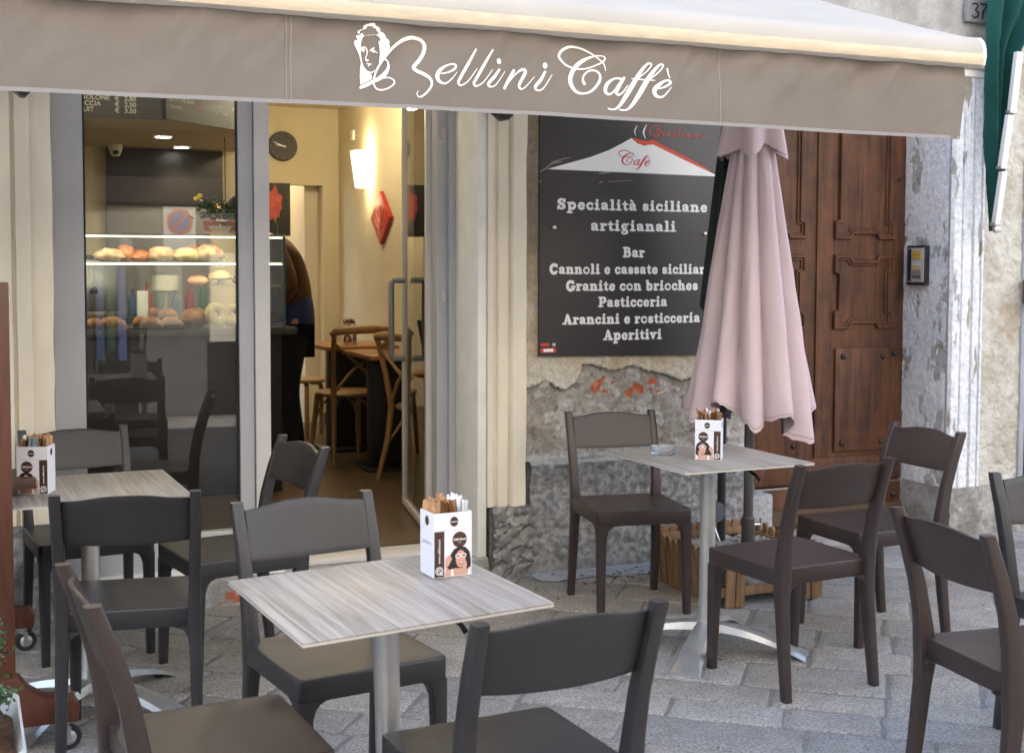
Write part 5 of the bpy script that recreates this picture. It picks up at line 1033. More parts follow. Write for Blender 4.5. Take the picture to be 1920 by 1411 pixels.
for t_, xa, xb, zb, xh in D['ROWS']:
    tot = sum(G_[c][0] if c != ' ' else .62 for c in t_); k = (xb-xa)/tot; x = xa; kz = xh*1.13; li = 0
    for c in t_:
        if c == ' ': x += .62*k; continue
        for st in G_[c][1]:
            pts = [(x + p[0]*k, zb + p[1]*kz, p[2]*min(k, kz)*1.14) for p in (catmull(st, 3) if len(st) > 2 else st)]
            ribbon(b, pts, fb, .0003 + .00005*(li % 24), 5); li += 1
        x += G_[c][0]*k
obj('slab_lettering', b, M['white_print'], SG, smooth=0, label='heavy white lettering listing the Sicilian specialities')
for x, z in ((.105,1.63),(.918,1.61),(.105,1.082)):
    b = MB(); b.lathe([(.010,0),(.010,.004),(.007,.008),(.001,.009)], 12); o = obj('screw_cap', b, M['steel'], SG); o.rotation_euler = (R(90), 0, 0); o.location = (x, -.0125, z)
st_ = MB(); st_.bb(.038, .082, -.0135, -.0124, 1.077, 1.091); obj('sticker', st_, M['red_print'], SG)
st_ = MB(); st_.prism([(.042,1.046),(.112,1.046),(.120,1.056),(.112,1.068),(.042,1.068),(.035,1.056)], lambda u, v, w: (u, -.0125-w, v), .001); obj('sticker', st_, M['red_print'], SG)
st_ = MB(); st_.bb(.052, .102, -.0142, -.0136, 1.050, 1.064); st_.bb(.0, .0001, -.0142, -.0136, 1.050, 1.0501); obj('sticker', st_, M['white_print'], SG)

# ------------------------------------------------------------------ house number, intercom, bracket
t = thing('number_plate', 'small grey stone plate with the house number 37', 'house number', (0, 0, 0))
obj('plate', MB().bb(2.497, 2.676, -.045, -.0135, 2.750, 2.868), mat('number_stone', (.26,.25,.24), .8, var=.15, vs=20), t, bevel=.004)
b = MB()
def fn(x, z, l): return (x-.037, -.0458-l, z+.004)
for st in ([(2.567,2.838,.010),(2.592,2.842,.010),(2.603,2.828,.013),(2.585,2.808,.009)],[(2.585,2.808,.009),(2.606,2.795,.014),(2.602,2.775,.013),(2.580,2.768,.010),(2.565,2.778,.008)],[(2.620,2.842,.011),(2.670,2.842,.010)],[(2.668,2.842,.009),(2.640,2.800,.013),(2.636,2.768,.013)]):
    ribbon(b, catmull(st), fn, .0001*len(b.f)/50)
obj('digits', b, mat('digit_dark', (.035,.03,.03), .6), t, smooth=0)
t = thing('intercom', 'steel door intercom with name buttons in the side of the door recess', 'intercom', (0, 0, 0))
def xr(a, w): return 2.436 - w
obj('housing', MB().bb(2.405, 2.437, .138, .288, 1.347, 1.566), M['black_metal'], t, bevel=.004)
obj('face_plate', MB().bb(2.400, 2.4045, .144, .276, 1.365, 1.553), mat('brushed_plate', (.50,.49,.47), .4, .2), t, bevel=.002)
obj('side_strip', MB().bb(2.397, 2.3995, .244, .268, 1.37, 1.548), M['black_metal'], t)
for k in range(6):
    obj('button', MB().bb(2.393, 2.3965, .248, .264, 1.392+k*.025, 1.408+k*.025), M['rubber'], t)
for z0_, c in ((1.518,(.62,.40,.04)),(1.495,(.62,.40,.04)),(1.455,(.60,.58,.5)),(1.433,(.55,.42,.2)),(1.41,(.25,.24,.24)),(1.385,(.12,.12,.12))):
    obj('name_tag', MB().bb(2.3965, 2.3995, .165, .232, z0_, z0_+.018), mat('tag', c, .4), t)
t = thing('wall_bracket', 'rusty bracket with a white bowl and a black hook on the neighbouring frame', 'bracket', (2.955, -.06, 1.25))
obj('plate', MB().bb(-.03, .05, -.03, .02, .0, .13), mat('rust', (.16,.10,.06), .9, var=.4, vs=20), t, bevel=.008)
obj('bowl', MB().lathe([(.001,-.02),(.04,-.02),(.06,.0),(.055,.0),(.035,-.012),(.001,-.012)], 18, o=(.02,-.05,0)), M['white_metal'], t)
obj('hook', MB().tube([(.04,-.04,-.07),(.0,-.06,-.09),(-.03,-.07,-.10),(-.045,-.075,-.11)], [.010,.011,.010,.006], 8), M['rubber'], t)

# ------------------------------------------------------------------ green awning of the neighbour, folded
t = thing('folded_awning', 'dark green folded awning hanging at the neighbour shop', 'awning', (0, 0, 0))
def ga(u, v):
    z = 3.2 - 1.56*v
    xl = 2.535 + .08*(v-.42)**2*4*.55 if v < .42 else 2.535 + .24*(v-.42)**2
    xr_ = 2.75 - (2.587-z)*.143 + .5*max(0, z-2.58)**1.0
    xr_ = max(xr_, xl + .012)
    w = xr_-xl; x = xl + w*u
    y = -.16 + .045*(1-.6*v)*math.sin(u*19 + 2.2*v + 1.3*math.sin(v*5)) + .02*math.sin(u*8 - 5*v) + .012*nz(x, 3, z, 7)
    return (x, y, z)
b = MB(); b.grid(90, 90, ga); b.grid(90, 90, lambda u, v: (lambda p: (p[0], p[1]+.004, p[2]))(ga(u, v)), flip=True); obj('canvas', b, M['green'], t, smooth=180)
for (xa, za, xb, zb, w) in ((2.667,2.57,2.63,2.264,.040),(2.616,2.241,2.574,1.974,.037),(2.582,1.947,2.54,1.679,.034)):
    b = MB(); d = Vector((xb-xa, 0, zb-za)); L = d.length
    b.box(((xa+xb)/2, -.24, (za+zb)/2), (w, .03, L), Matrix.Rotation(math.atan2(d.x, d.z) + math.pi, 3, 'Y')); obj('arm', b, M['white_metal'], t, bevel=.003)
    b = MB(); b.box((xb-.003, -.24, zb-.006), (w*1.15, .036, .016)); obj('joint', b, M['alu'], t, bevel=.002)
b = MB(); b.lathe([(.02,0),(.02,.02),(.008,.026),(.001,.026)], 14); o = obj('joint', b, M['alu'], t); o.rotation_euler = (R(90), 0, 0); o.location = (2.545, -.23, 1.646)

# ------------------------------------------------------------------ closed parasols and their planter
PX, PY = .803, -.60
t = thing('parasol', 'closed pink parasol standing in the wooden planter', 'parasol', (PX, PY, .22))
def cano(th, h):   # h 0 hem .. 1 top
    z = .562 + 1.218*h      # above the pole foot
    R0 = .190*(1-h) + .088
    f = math.cos(6*th + .9*math.sin(2*th+1) + .5*math.sin(3*th) + .8*h*math.sin(th*2))
    amp = .17*(1-h)**.7 + .12
    r = R0*(1 - amp + amp*abs(f)**.8*1.5 - amp*.3 + .05*nz(math.cos(th)*2, math.sin(th)*2, h*1.5, 1.2))
    hem = (1-h)**6
    z += hem*(-.045*f + .05*math.sin(th*2+.6) + .03*nz(math.cos(th)*3, math.sin(th)*3, 1, 1.5))
    return (r*math.cos(th), r*math.sin(th), z)
b = MB(); N = 200; Hn = 70
hm = MB(); hm.grid(N, 1, lambda u, v: (lambda p: (p[0]*1.006, p[1]*1.006, p[2]))(cano(2*math.pi*u, .010+.004*v)))
b.grid(N, Hn, lambda u, v: cano(2*math.pi*u, v))
b.grid(N, 30, lambda u, v: (lambda p: (p[0]*.985, p[1]*.985, p[2]-.001))(cano(2*math.pi*u, v)), flip=True)
cn = obj('canopy', b, M['pink'], t, smooth=180)
obj('hem_stitch', hm, mat('pink_thread', (.40,.29,.31), .9), cn, smooth=180)
def cap_(th, h):
    z = 1.735 + .36*h; f = math.cos(6*th+.5); R0 = .130*(1-h)**.6 + .045
    k = (1-h)
    r = R0*(1 - .20*k + .22*k*f + .05*k*math.sin(2*th)); return (r*math.cos(th), r*math.sin(th), z + .022*k**3*(-f) + .012*k**3*math.sin(3*th))
b = MB(); b.grid(120, 24, lambda u, v: cap_(2*math.pi*u, v)); b.grid(120, 24, lambda u, v: (lambda p: (p[0]*.97, p[1]*.97, p[2]-.002))(cap_(2*math.pi*u, v)), flip=True)
obj('vent_cap', b, M['pink'], t, smooth=180)
obj('pole', MB().lathe([(.022,-.18),(.022,2.1),(.001,2.1)], 18), mat('dark_pole', (.085,.075,.075), .4, .4), t)
b = MB(); b.lathe([(.030,-.15),(.030,.10),(.0225,.11)], 20, cap=False); obj('base_tube', b, mat('dark_pole_b', (.07,.063,.063), .45, .4), t)
b = MB(); b.tube([(.03,-.005,.07),(.06,-.012,.07)], .006, 8); b.tube([(.06,-.012,.045),(.06,-.012,.095)], .007, 8); obj('wing_screw', b, M['steel'], t)
for a in (200, 250, 300, 340, 20, 90):
    r = .19; b = MB(); x, y = r*math.cos(R(a)), r*math.sin(R(a)); b.tube([(x, y, .56+.02*math.sin(a)), (x*.9, y*.9, .75), (x*.3, y*.3, 1.5)], [.008,.007,.006], 6); obj('rib', b, M['black_metal'], t)
t = thing('parasol', 'closed dark parasol on a tilting mast, mostly hidden behind the pink one', 'parasol', (.745, -.42, .22))
def cano2(th, h):
    z = 1.02 + .98*h; R0 = .12*(1-h)**.8 + .035; f = math.cos(7*th); r = R0*(.85+.15*f); return (.072 + r*math.cos(th), r*math.sin(th)*.8, z + .03*(1-h)**5*f)
b = MB(); b.grid(100, 40, lambda u, v: cano2(2*math.pi*u, v)); obj('canopy', b, M['dark_canvas'], t, smooth=180)
obj('mast', MB().tube([(.03,.0,-.18),(.03,.0,2.1)], .02, 12), M['black_metal'], t)
obj('tilt_arm', MB().tube([(-.115,-.05,.47),(-.10,-.05,.36),(-.07,-.055,.20),(-.065,-.055,.15)], [.022,.022,.024,.028], 12), M['black_metal'], t)
b = MB(); b.lathe([(.045,-.025),(.048,-.01),(.048,.01),(.045,.025)], 20); o = obj('hinge', b, mat('hinge_grey', (.09,.10,.115), .4, .4), t); o.rotation_euler = (R(90), 0, R(20)); o.location = (-.045, -.06, .115)
obj('crank', MB().tube([(-.10,-.09,.12),(-.09,-.11,.07),(-.055,-.12,-.01)], [.010,.012,.006], 8), M['steel'], t)

t = thing('planter_box', 'slatted wooden planter filled with gravel holding the parasol poles', 'planter', (.76, -.60, 0))
px0, px1, py0, py1 = -.255, .25, -.26, .28
rp = random.Random(5)
def slat(x, y, ang, h, lean, w=.042):
    b = MB(); pr = [(-w/2,0),(w/2,0),(w/2,h-.02)] + [(w/2*math.cos(R(k*30)), h-.02+.02*math.sin(R(k*30))) for k in range(1, 6)] + [(-w/2,h-.02)]
    Rm = Matrix.Rotation(R(ang), 3, 'Z')
    b.prism(pr, lambda u, v, q: tuple(Rm @ Vector((u, -q - lean*v, v)) + Vector((x, y, .003))), .014)
    obj('slat', b, M['slat'], t, bevel=.003)
nsl = 10
for i in range(nsl):
    f = (i+.5)/nsl
    hh = .235 + rp.uniform(-.008, .008)
    slat(px0, py0 + (py1-py0)*f, -90, hh + (.12 if i == 0 else 0), .10)
    slat(px1, py0 + (py1-py0)*f, 90, hh, .06)
for i in range(nsl):
    f = (i+.5)/nsl; x = px0+.01 + (px1-px0-.02)*f
    if i in (0, 1, 6, 8, 9): slat(x, py0, 0, .225 if i > 1 else .24, .02 if i > 1 else .06)
    slat(x, py1, 180, .25, .05)
obj('rail', MB().bb(px0+.005, px1-.005, py0+.003, py0+.020, .045, .085), M['slat'], t, bevel=.003)
obj('rail', MB().bb(px0+.005, px1-.005, py1-.02, py1-.004, .19, .225), M['slat'], t, bevel=.003)
obj('rail', MB().bb(px0+.004, px0+.02, py0+.02, py1-.02, .17, .20), M['slat'], t, bevel=.003)
obj('rail', MB().bb(px1-.02, px1-.004, py0+.02, py1-.02, .17, .20), M['slat'], t, bevel=.003)
b = MB(); b.ball((0, 0, .10), (.225, .225, .09), 20, f=lambda d: 1+.1*nz(d.x, d.y, d.z, 3)); obj('weight_stone', b, mat('weight_stone', (.33,.33,.32), .85, var=.2, vs=20, bump=.4, bs=60), t)
b = MB(); b.grid(30, 30, lambda u, v: (px0+.022+(px1-px0-.044)*u, py0+.022+(py1-py0-.044)*v, .185+.012*nz(u, v, 0, 6)))
for i in range(420):
    x = rp.uniform(px0+.03, px1-.03); y = rp.uniform(py0+.03, py1-.03); r = rp.uniform(.006, .013)
    b.ball((x, y, .190+.012*nz((x-px0)/.5, (y-py0)/.5, 0, 6)), (r, r*.8, r*.6), 6)
o = obj('gravel', b, mat('gravel', (.20,.19,.18), .85, c2=(.46,.44,.41), vs=60, bump=.2), t); o['kind'] = 'stuff'

# ------------------------------------------------------------------ cafe tables
def cafe_table():
    t = thing('cafe_table', None, 'table'); s = .28
    top = MB(); top.bb(-s, s, -s, s, .7294, .733); obj('tabletop', top, [M['laminate']], t, bevel=.001)
    obj('top_edge', MB().bb(-s+.0005, s-.0005, -s+.0005, s-.0005, .7235, .7292), M['lam_edge'], t, bevel=.001)
    obj('top_plate', MB().bb(-.13, .13, -.13, .13, .705, .723), M['black_metal'], t, bevel=.002)
    obj('column', MB().lathe([(.040,.09),(.034,.13),(.030,.24),(.029,.45),(.030,.66),(.034,.70),(.034,.7045)], 24), M['alu'], t, smooth=60)
    obj('hub', MB().lathe([(.03,.055),(.052,.06),(.055,.085),(.041,.10),(.039,.112)], 24), M['alu'], t, smooth=40)
    for k in range(4):
        a = 45 + 90*k; rs = []; m = 12
        for i in range(m+1):
            f = i/m; d = .02 + .36*f; z = .092 - .085*f**1.9; w = .036 + .022*f**1.5; th = .026*(1-f)+.012
            rs.append([(d, -w, z-th*.5), (d, w, z-th*.5), (d, w*.8, z+th*.3), (d, 0, z+th*.55), (d, -w*.8, z+th*.3)])
        b = MB(); b.rings(rs); o = obj('foot', b, M['alu'], t, smooth=40); o.rotation_euler = (0, 0, R(a))
        b = MB(); b.lathe([(.016,0),(.018,.004),(.016,.010),(.001,.010)], 14); g = obj('foot_pad', b, M['rubber'], o); g.location = (.355, 0, -.0005)
    b = MB(); b.tube([(.06,-.05,.703),(.10,-.10,.700),(.125,-.135,.672),(.133,-.145,.655)], [.006,.007,.006,.007], 8); obj('tilt_lever', b, M['rubber'], t, smooth=60)
    return t
GT = 'square cafe tables on the pavement'
T1 = cafe_table(); T1.location = (-1.573, -2.785, 0); T1.rotation_euler = (0, R(-1.6), R(4.0)); tag(T1, 'square wood-grain cafe table in the foreground with the big napkin box', 'table', GT)
T2 = dup(T1, (.15, -1.316, 0), 1.8, 'square wood-grain cafe table with the ashtray, in front of the dark sign', GT)
T3 = dup(T1, (-2.076, -1.133, 0), 1.5, 'square wood-grain cafe table in front of the shop window', GT)
T4 = dup(T1, (.50, -3.085, 0), 0, 'cafe table at the right edge of the picture, only its tip showing', GT)
for T_ in (T2, T3, T4): T_.rotation_euler = (0, 0, T_.rotation_euler[2])

# ------------------------------------------------------------------ cafe chairs
def cafe_chair():
    t = thing('cafe_chair', None, 'chair')
    C_ = M['chair']
    # seat: slightly dished plate with rounded rim and a deep apron
    def loop(hw, y0, y1, z, rc=.018, n=5):
        out = []
        for (cx, cy, a0) in ((hw-rc, y1-rc, 0), (-hw+rc, y1-rc, 90), (-hw+rc, y0+rc, 180), (hw-rc, y0+rc, 270)):
            for k in range(n): a = R(a0+90*k/(n-1)); out.append((cx+rc*math.cos(a), cy+rc*math.sin(a), z))
        return out
    b = MB()
    rs = [loop(.196,-.186,.196,.386), loop(.2045,-.192,.2045,.386), loop(.2065,-.194,.2065,.392), loop(.2065,-.194,.2065,.439), loop(.2058,-.1934,.2058,.4422), loop(.2035,-.192,.2035,.4442), loop(.199,-.188,.199,.4446), loop(.17,-.16,.17,.4425), loop(.08,-.07,.08,.4395)]
    b.rings(rs, 0, True); obj('seat', b, C_, t, smooth=40)
    def leg_(path, name):
        rs = []
        for (x, y, z, wx, wy) in path:
            r = .007; out = []
            for sx, sy, a0 in ((1,1,0),(-1,1,90),(-1,-1,180),(1,-1,270)):
                for k in range(3): a = R(a0+45*k); out.append((x+sx*(wx/2-r)+r*math.cos(a), y+sy*(wy/2-r)+r*math.sin(a), z))
            rs.append(out)
        b = MB(); b.rings(rs); obj(name, b, C_, t, smooth=45)
    for s in (-1, 1):
        fl = [(0,.030,.032),(.10,.033,.035),(.25,.037,.039),(.34,.040,.042),(.365,.048,.050),(.378,.060,.062),(.3865,.080,.082)]
        leg_([(s*(.2062-w/2-.003*(1-z/.39)), .2062-d/2+.004*(1-z/.39), z, w, d) for z, w, d in fl], 'leg')
        leg_([(s*.194, -.226, 0, .030, .034), (s*.192,-.207,.16,.034,.038), (s*.189,-.191,.32,.037,.044), (s*.187,-.187,.37,.0395,.052), (s*.1865,-.188,.42,.0405,.056), (s*.189,-.196,.50,.036,.046), (s*.191,-.214,.60,.034,.042), (s*.1925,-.243,.70,.033,.040), (s*.194,-.276,.79,.032,.036), (s*.194,-.281,.806,.0315,.034)], 'rear_post')
        # fillet under the seat behind the rear post
        b = MB(); b.prism([(0,.39),(0,.345),(.006,.365),(.018,.38),(.05,.39)], lambda u, v, w: (s*.170 - s*u, -.205+w, v), .03); obj('gusset', b, C_, t, smooth=40)
    def back(u, v):
        x = -.178 + .356*u; q = 2*u-1
        top = .785 + .015*math.exp(-(abs(q)/.62)**3.2)
        bot = .652 - .006*(1-q*q)
        z = bot + (top-bot)*v
        lean = -.214 - (z-.60)*.325
        return x, lean - .022*(1-q*q) + .012, z
    b = MB(); nu, nv = 24, 8
    F = [[back(i/nu, j/nv) for i in range(nu+1)] for j in range(nv+1)]
    vs = []; fs = []
    th = .013
    for j in range(nv+1):
        for i in range(nu+1): vs.append((F[j][i][0], F[j][i][1]+th/2, F[j][i][2]))
    for j in range(nv+1):
        for i in range(nu+1): vs.append((F[j][i][0], F[j][i][1]-th/2, F[j][i][2]))
    o_ = (nu+1)*(nv+1); ix = lambda i, j: j*(nu+1)+i
    for j in range(nv):
        for i in range(nu):
            fs.append((ix(i,j), ix(i,j+1), ix(i+1,j+1), ix(i+1,j))); fs.append((o_+ix(i,j), o_+ix(i+1,j), o_+ix(i+1,j+1), o_+ix(i,j+1)))
    for i in range(nu): fs.append((ix(i,0), ix(i+1,0), o_+ix(i+1,0), o_+ix(i,0))); fs.append((ix(i+1,nv), ix(i,nv), o_+ix(i,nv), o_+ix(i+1,nv)))
    for j in range(nv): fs.append((ix(0,j+1), ix(0,j), o_+ix(0,j), o_+ix(0,j+1))); fs.append((ix(nu,j), ix(nu,j+1), o_+ix(nu,j+1), o_+ix(nu,j)))
    b.add(vs, fs); obj('backrest', b, C_, t, bevel=.004, seg=2, smooth=50)
    return t
GC = 'dark resin chairs around the cafe tables'
CH = cafe_chair(); CH.location = (-1.534, -2.232, 0); CH.rotation_euler = (0, 0, R(187.8)); tag(CH, 'dark resin chair facing us behind the foreground table', 'chair', GC)
for (x, y, a, lab) in ((-2.021,-.396,185.2,'dark resin chair facing us against the shop window'),
    (-1.57,-.877,99.4,'dark resin chair turned left in front of the open cafe door'),
    (-1.981,-1.436,-9.6,'dark resin chair seen from behind, pushed up to the table by the window'),
    (-1.964,-2.743,-86.1,'dark resin chair in profile at the left end of the foreground table'),
    (-1.413,-3.066,3.5,'dark resin chair nearest to us, its back cut by the foreground table front'),
    (.172,-.649,170.7,'brown resin chair facing us against the stone plinth under the sign'),
    (.239,-1.72,5.0,'brown resin chair seen from behind in front of the ashtray table'),
    (.88,-1.353,90.4,'brown resin chair facing left in front of the wooden door'),
    (.141,-2.941,-96.1,'brown resin chair seen from behind in the right foreground'),
    (.701,-2.676,170,'resin chair with a pale shining back cut off by the right edge')):
    c_ = dup(CH, (x, y, 0), a, lab, GC)
    tint = (1.32, 1.02, .96, 1) if ('brown' in lab or 'profile' in lab) else (.95, 1.0, 1.10, 1)
    for q in c_.children: q.color = tint

# ------------------------------------------------------------------ napkin and sachet boxes
def napkin_box(lab, loc, rz, flip, seed):
    t = thing('napkin_box', lab, 'napkin holder', loc, rz, 'printed napkin boxes on the cafe tables')
    w, d, h = .096, .080, .150
    b = MB()
    for (x0, x1, y0, y1) in ((-w/2,w/2,-d/2,-d/2+.003),(-w/2,w/2,d/2-.003,d/2),(-w/2,-w/2+.003,-d/2+.0031,d/2-.0031),(w/2-.003,w/2,-d/2+.0031,d/2-.0031)): b.bb(x0, x1, y0, y1, .0005, h)
    b.bb(-w/2+.0031, w/2-.0031, -d/2+.0031, d/2-.0031, .001, .004)
    obj('card_box', b, M['paper'], t)
    fy = -d/2
    s = -1 if flip else 1
    def F(x, z, l): return (s*x, fy - .0004 - l, z)
    bandx0, bandx1 = -w/2+.001, -w/2+.026
    def quad(x0, x1, z0, z1, l, m_, nm):
        b = MB(); a, c = sorted((s*x0, s*x1)); b.bb(a, c, fy-.0004-l, fy-.0001-l, z0, z1); return obj(nm, b, m_, t)
    def blob(pts, l, m_, nm):
        b = MB(); b.prism([(s*x, z) for x, z in pts], lambda u, v, q: (u, fy-.0001-l-q, v), .0003); return obj(nm, b, m_, t, smooth=0)
    def ell(cx, cz, rx, rz_, n=22, a0=0, a1=360): return [(cx+rx*math.cos(R(a0+(a1-a0)*k/n)), cz+rz_*math.sin(R(a0+(a1-a0)*k/n))) for k in range(n)]
    quad(bandx0, bandx1, .002, .108, 0, M['brown_print'], 'brown_band')
    quad(-w/2+.001, w/2-.001, .1095, .1105, 0, mat('fold', (.5,.5,.52), .6), 'fold_line')
    blob(ell(.017,.086,.0185,.0185), 0, M['brown_print'], 'round_logo'); blob(ell(.003,.129,.0105,.0115), 0, M['brown_print'], 'round_logo')
    # printed advert: a woman with white glasses
    blob([(-.021,.0025),(.046,.0025),(.046,.022),(.034,.026),(.026,.033),(.012,.030),(-.004,.026),(-.018,.020)], .0004, M['skin'], 'printed_shoulders')
    hairp = [(-.010,.018),(-.017,.024),(-.012,.034),(-.008,.050),(.002,.064),(.017,.071),(.032,.067),(.042,.056),(.045,.040),(.0455,.024),(.040,.014),(.033,.018),(.005,.020)]
    blob(hairp, .0008, M['hairc'], 'printed_hair')
    blob(ell(.019,.041,.0125,.0205), .0012, M['skin'], 'printed_face')
    blob([(-.020,.022),(-.012,.026),(-.003,.043),(-.007,.050),(-.014,.050),(-.019,.044)], .0012, M['skin'], 'printed_arm')
    blob([(.024,.008),(.031,.012),(.035,.022),(.034,.033),(.030,.037),(.027,.030),(.024,.022)], .0016, M['skin'], 'printed_hand')
    blob(ell(.020,.031,.0065,.0045), .0020, M['pinkp'], 'printed_mouth'); blob([(.0155,.0315),(.0245,.0315),(.023,.0335),(.017,.0335)], .0024, M['white_print'], 'printed_teeth')
    b = MB()
    for cx in (.012, .0265):
        ring = [(s*(cx+.0062*math.cos(R(20*k))), .0485+.0042*math.sin(R(20*k))+.0005*(cx>.02), .0017) for k in range(19)]; ribbon(b, ring, lambda x, z, l: (x, fy-.0022-l, z), .0001)
    ribbon(b, [(s*.0185,.0487,.0012),(s*.0205,.0487,.0012)], lambda x, z, l: (x, fy-.0022-l, z), .0002)
    obj('printed_glasses', b, M['white_print'], t, smooth=0)
    for cx in (.012,.0265): blob(ell(cx,.0485,.0022,.0018,10), .0020, M['hairc'], 'printed_eye')
    blob([(-.006,.003),(.002,.003),(-.001,.019),(-.004,.018)], .0009, M['white_print'], 'printed_strap'); blob([(.036,.003),(.044,.003),(.043,.018),(.040,.019)], .0017, M['white_print'], 'printed_strap')
    Tm = lambda x, z, ang=0: Matrix.Translation((x, fy-.0012, z)) @ Matrix.Rotation(R(90), 4, 'X') @ Matrix.Rotation(R(ang), 4, 'Z')
    text_mesh('Cafè Bonò', .0078, M['white_print'], t, Tm(s*.017, .0845), align='CENTER', bold=.0002)
    text_mesh('since 1952'[:5], .004, M['white_print'], t, Tm(s*.017, .0785), align='CENTER')
    text_mesh('Cafè Bonò', .0042, M['white_print'], t, Tm(s*.003, .1275), align='CENTER', bold=.0001)
    text_mesh('www.caffebono.it', .0080, M['white_print'], t, Tm(s*(bandx0+.012)+.0025, .034, 90), bold=.0001)
    cx = (bandx0+bandx1)/2
    b = MB()
    for r_, w_ in ((.0095,.0012),(.0062,.002)): ribbon(b, [(s*(cx+r_*math.cos(R(20*k))), .0165+r_*math.sin(R(20*k)), w_) for k in range(19)], lambda x, z, l: (x, fy-.0008-l, z), 0)
    ribbon(b, [(s*(cx-.003),.020,.0016),(s*(cx+.003),.013,.0016)], lambda x, z, l: (x, fy-.0008-l, z), .0001); ribbon(b, [(s*(cx+.004),.0095,.0025),(s*(cx+.0085),.0068,.002)], lambda x, z, l: (x, fy-.0008-l, z), .0002)
    obj('bean_emblem', b, M['white_print'], t, smooth=0)
    # side face print
    b = MB()
    for sx in (-1, 1):
        ps = [(.011*math.cos(R(k*18)), .129+.0115*math.sin(R(k*18))) for k in range(20)]
        b.prism(ps, lambda u, v, q: (sx*(w/2+.0001+q), u, v), .0003)
    obj('round_logo', b, M['brown_print'], t, smooth=0)
    text_mesh('Cafè Bonò', .012, mat('grey_print', (.32,.36,.40), .5), t, Matrix.Translation((-w/2-.0006, .030, .075)) @ Matrix.Rotation(R(-90), 4, 'Z') @ Matrix.Rotation(R(90), 4, 'X'), bold=.0001)
    rr = random.Random(seed)
    for i in range(15):
        x = -w/2+.010 + (w-.02)*((i+.5)/15); b = MB()
        white = (x > .008) if not flip else (i % 4 == 1)
        hh = rr.uniform(.020, .034); tw = .036 if not white else .030
        Rm = Matrix.Rotation(R(rr.uniform(-16, 16)), 3, 'Z') @ Matrix.Rotation(R(rr.uniform(-14, 14)), 3, 'Y')
        n = 7; vs = []
        for q in range(2):
            for k in range(n): 
                yy = -tw + 2*tw*k/(n-1); vs.append(tuple(Rm @ Vector((.0022*(2*q-1)+.0015*math.sin(k*2.1+i), yy, -.02)) + Vector((x, 0, h)))); vs.append(tuple(Rm @ Vector((.0016*(2*q-1)+.003*math.sin(k*1.7+i*2), yy, hh + .004*math.sin(k*2.6+i))) + Vector((x, 0, h))))
        fs = []
        for k in range(n-1):
            a = 2*k; fs.append((a, a+1, a+3, a+2)); c = 2*n+2*k; fs.append((c+2, c+3, c+1, c)); fs.append((a+1, c+1, c+3, a+3))
        b.add(vs, fs); obj('napkin' if white else 'sugar_sachet', b, M['white_print'] if white else M['brown_paper'], t, smooth=0)
    return t
napkin_box('printed white napkin box with brown sachets on the foreground table', (-1.415, -2.700, .7385), 4, False, 1)
napkin_box('printed white napkin box beside the ashtray on the table under the parasol', (.130, -1.352, .7335), -38, True, 2)
nb = napkin_box('printed white napkin box with a blue sachet on the table by the window', (-2.240, -1.168, .7335), -20, True, 3)
b = MB(); b.bb(-.014, .016, -.032, -.030, .135, .178); obj('blue_sachet', b, M['bluep'], nb)
napkin_box('small printed napkin box on the far indoor table', (.10, 3.45, FL+.7505), -5, True, 4)

t = thing('ashtray', 'round clear glass ashtray on the table under the parasol', 'ashtray', (.030, -1.185, .7335))
ag = bpy.data.materials.new('ashtray_glass'); ag.use_nodes = True; pb = ag.node_tree.nodes['Principled BSDF']; pb.inputs['Transmission Weight'].default_value = .9; pb.inputs['Roughness'].default_value = .03; pb.inputs['Base Color'].default_value = (.95,.97,.98,1); pb.inputs['IOR'].default_value = 1.45
obj('bowl', MB().lathe([(.001,.0005),(.044,.0005),(.050,.006),(.052,.030),(.047,.031),(.043,.012),(.038,.008),(.001,.007)], 32), ag, t, smooth=40)
obj('cigarette_butt', MB().tube([(.01,-.02,.011),(.03,-.012,.013)], .0035, 8), M['brown_paper'], t)

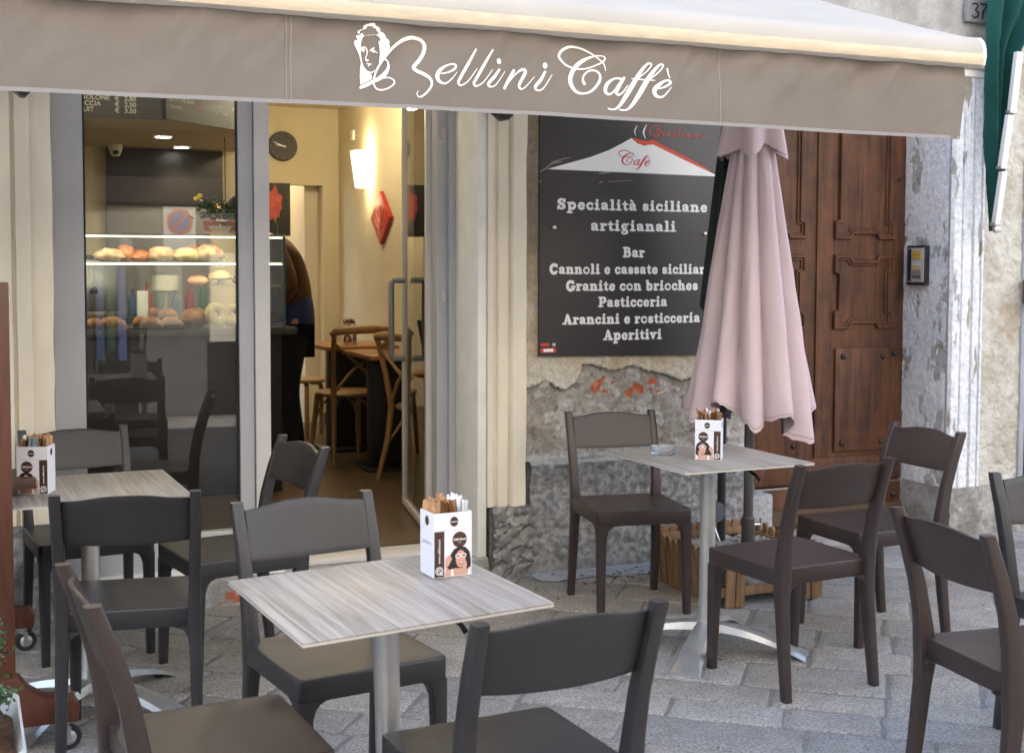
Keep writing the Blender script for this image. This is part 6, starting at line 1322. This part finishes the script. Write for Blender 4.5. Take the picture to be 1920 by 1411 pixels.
# ------------------------------------------------------------------ wheeled wooden screen at the left edge
t = thing('wooden_screen', 'red-brown wooden stand on castors at the left edge', 'stand', (-2.35, -.92, 0))
obj('post', MB().bb(-.045, .028, -.56, -.50, .115, 1.405), M['redwood'], t, bevel=.006)
obj('post', MB().bb(-.075, -.002, .52, .58, .115, 1.405), M['redwood'], t, bevel=.006)
obj('panel', MB().bb(-.060, -.030, -.499, .519, .30, 1.30), M['redwood'], t, bevel=.003)
obj('ledge', MB().bb(-.03, .105, -.33, -.10, .76, .79), wood_mat('ledge_wood', (.05,.03,.02), (.12,.07,.045), .5, (9,1,1), 3, .1), t, bevel=.003)
for y in (-.56, .55):
    ft = MB(); ft.prism([(-.42,.095),(.20,.095),(.205,.14),(.19,.165),(.15,.17),(.10,.18),(.06,.21),(.035,.245),(-.05,.245),(-.08,.21),(-.14,.18),(-.41,.165)], lambda u, v, w: (u, y-.04+w, v), .07); f_ = obj('foot', ft, M['redwood'], t, bevel=.005)
    if y > 0: f_.location = (-.07, 0, 0)
    for x in (.16, -.36):
        cx = x + (-.07 if y > 0 else 0)
        b = MB(); b.lathe([(.012,.062),(.018,.075),(.022,.0945)], 14, o=(cx,y,0)); b.box((cx+.012, y-.021, .052), (.014,.004,.05)); b.box((cx+.012, y+.021, .052), (.014,.004,.05)); c_ = obj('castor', b, M['steel'], t)
        b = MB(); b.lathe([(.0226,-.012),(.035,-.012),(.039,-.006),(.039,.006),(.035,.012),(.0226,.012)], 26, cap=False); w_ = obj('wheel', b, M['rubber'], c_, smooth=40); w_.rotation_euler = (R(90), 0, R(8)); w_.location = (cx+.012, y, .0395)
        b = MB(); b.lathe([(.001,-.019),(.008,-.0185),(.015,-.016),(.020,-.0128),(.0225,-.0115),(.0225,.0115),(.020,.0128),(.015,.016),(.008,.0185),(.001,.019)], 22); w_ = obj('wheel_disc', b, M['dark_steel'], c_, smooth=40); w_.rotation_euler = (R(90), 0, R(8)); w_.location = (cx+.012, y, .0395)

# ------------------------------------------------------------------ boxwood in a white tub, lower left corner
t = thing('shrub_tub', 'small box shrub in a white tub in the lower left corner', 'potted plant', (-2.475, -2.10, 0))
def tub(f, z, r=.05): 
    hw, hd = .145*f, .26*f; out = []
    for (cx, cy, a0) in ((hw-r, hd-r, 0), (-hw+r, hd-r, 90), (-hw+r, -hd+r, 180), (hw-r, -hd+r, 270)):
        for k in range(6): a = R(a0+18*k); out.append((cx+r*math.cos(a), cy+r*math.sin(a), z))
    return out
b = MB(); b.rings([tub(.80,.0005), tub(.82,.02), tub(.95,.28), tub(1.0,.285), tub(1.01,.31), tub(.96,.315), tub(.93,.30), tub(.88,.24)]); obj('tub', b, M['white_metal'], t, smooth=40)
b = MB(); b.grid(16, 24, lambda u, v: (-.125+.25*u, -.235+.47*v, .262+.012*nz(u, v, 1, 5))); obj('soil', b, mat('bark_soil', (.13,.06,.03), .95, var=.4, vs=60, bump=.5, bs=50), t)
rr = random.Random(12); bx = MB(); tw = MB()
stems = []
for i in range(74):
    a = rr.random()*6.28; d = rr.uniform(.02, .12); x, y = d*math.cos(a)*.8 - .012, d*math.sin(a)*1.7
    top = Vector((x*1.75 + rr.uniform(-.03,.05), y*1.15 + rr.uniform(-.03,.03), rr.uniform(.40, .60) - .3*abs(x)))
    tw.tube([(x*.5, y*.6, .26), ((x*.5+top.x)/2+.01, (y*.6+top.y)/2, .38), tuple(top)], [.003,.0025,.0015], 5)
    for k in range(105):
        f = rr.random()**.6; c = Vector((x*.5, y*.6, .30)).lerp(top, f) + Vector((rr.gauss(0,.017), rr.gauss(0,.017), rr.gauss(0,.012)))
        u = Vector((rr.uniform(-1,1), rr.uniform(-1,1), rr.uniform(-.2,1))).normalized()*rr.uniform(.006,.010); w = u.cross(Vector((rr.uniform(-1,1), rr.uniform(-1,1), rr.uniform(-1,1)))).normalized()*rr.uniform(.0035,.0055)
        n_ = u.cross(w).normalized()*.0012
        bx.add([c-u, c-w+n_, c+u*.5-w*.7, c+u, c+u*.5+w*.7, c+w+n_], [(0,1,2,3,4,5)])
lm = mat('box_leaf', (.020,.060,.018), .45, c2=(.075,.15,.05), vs=26); 
obj('foliage', bx, lm, t, smooth=0); obj('stem', tw, mat('box_twig', (.10,.06,.035), .8), t)
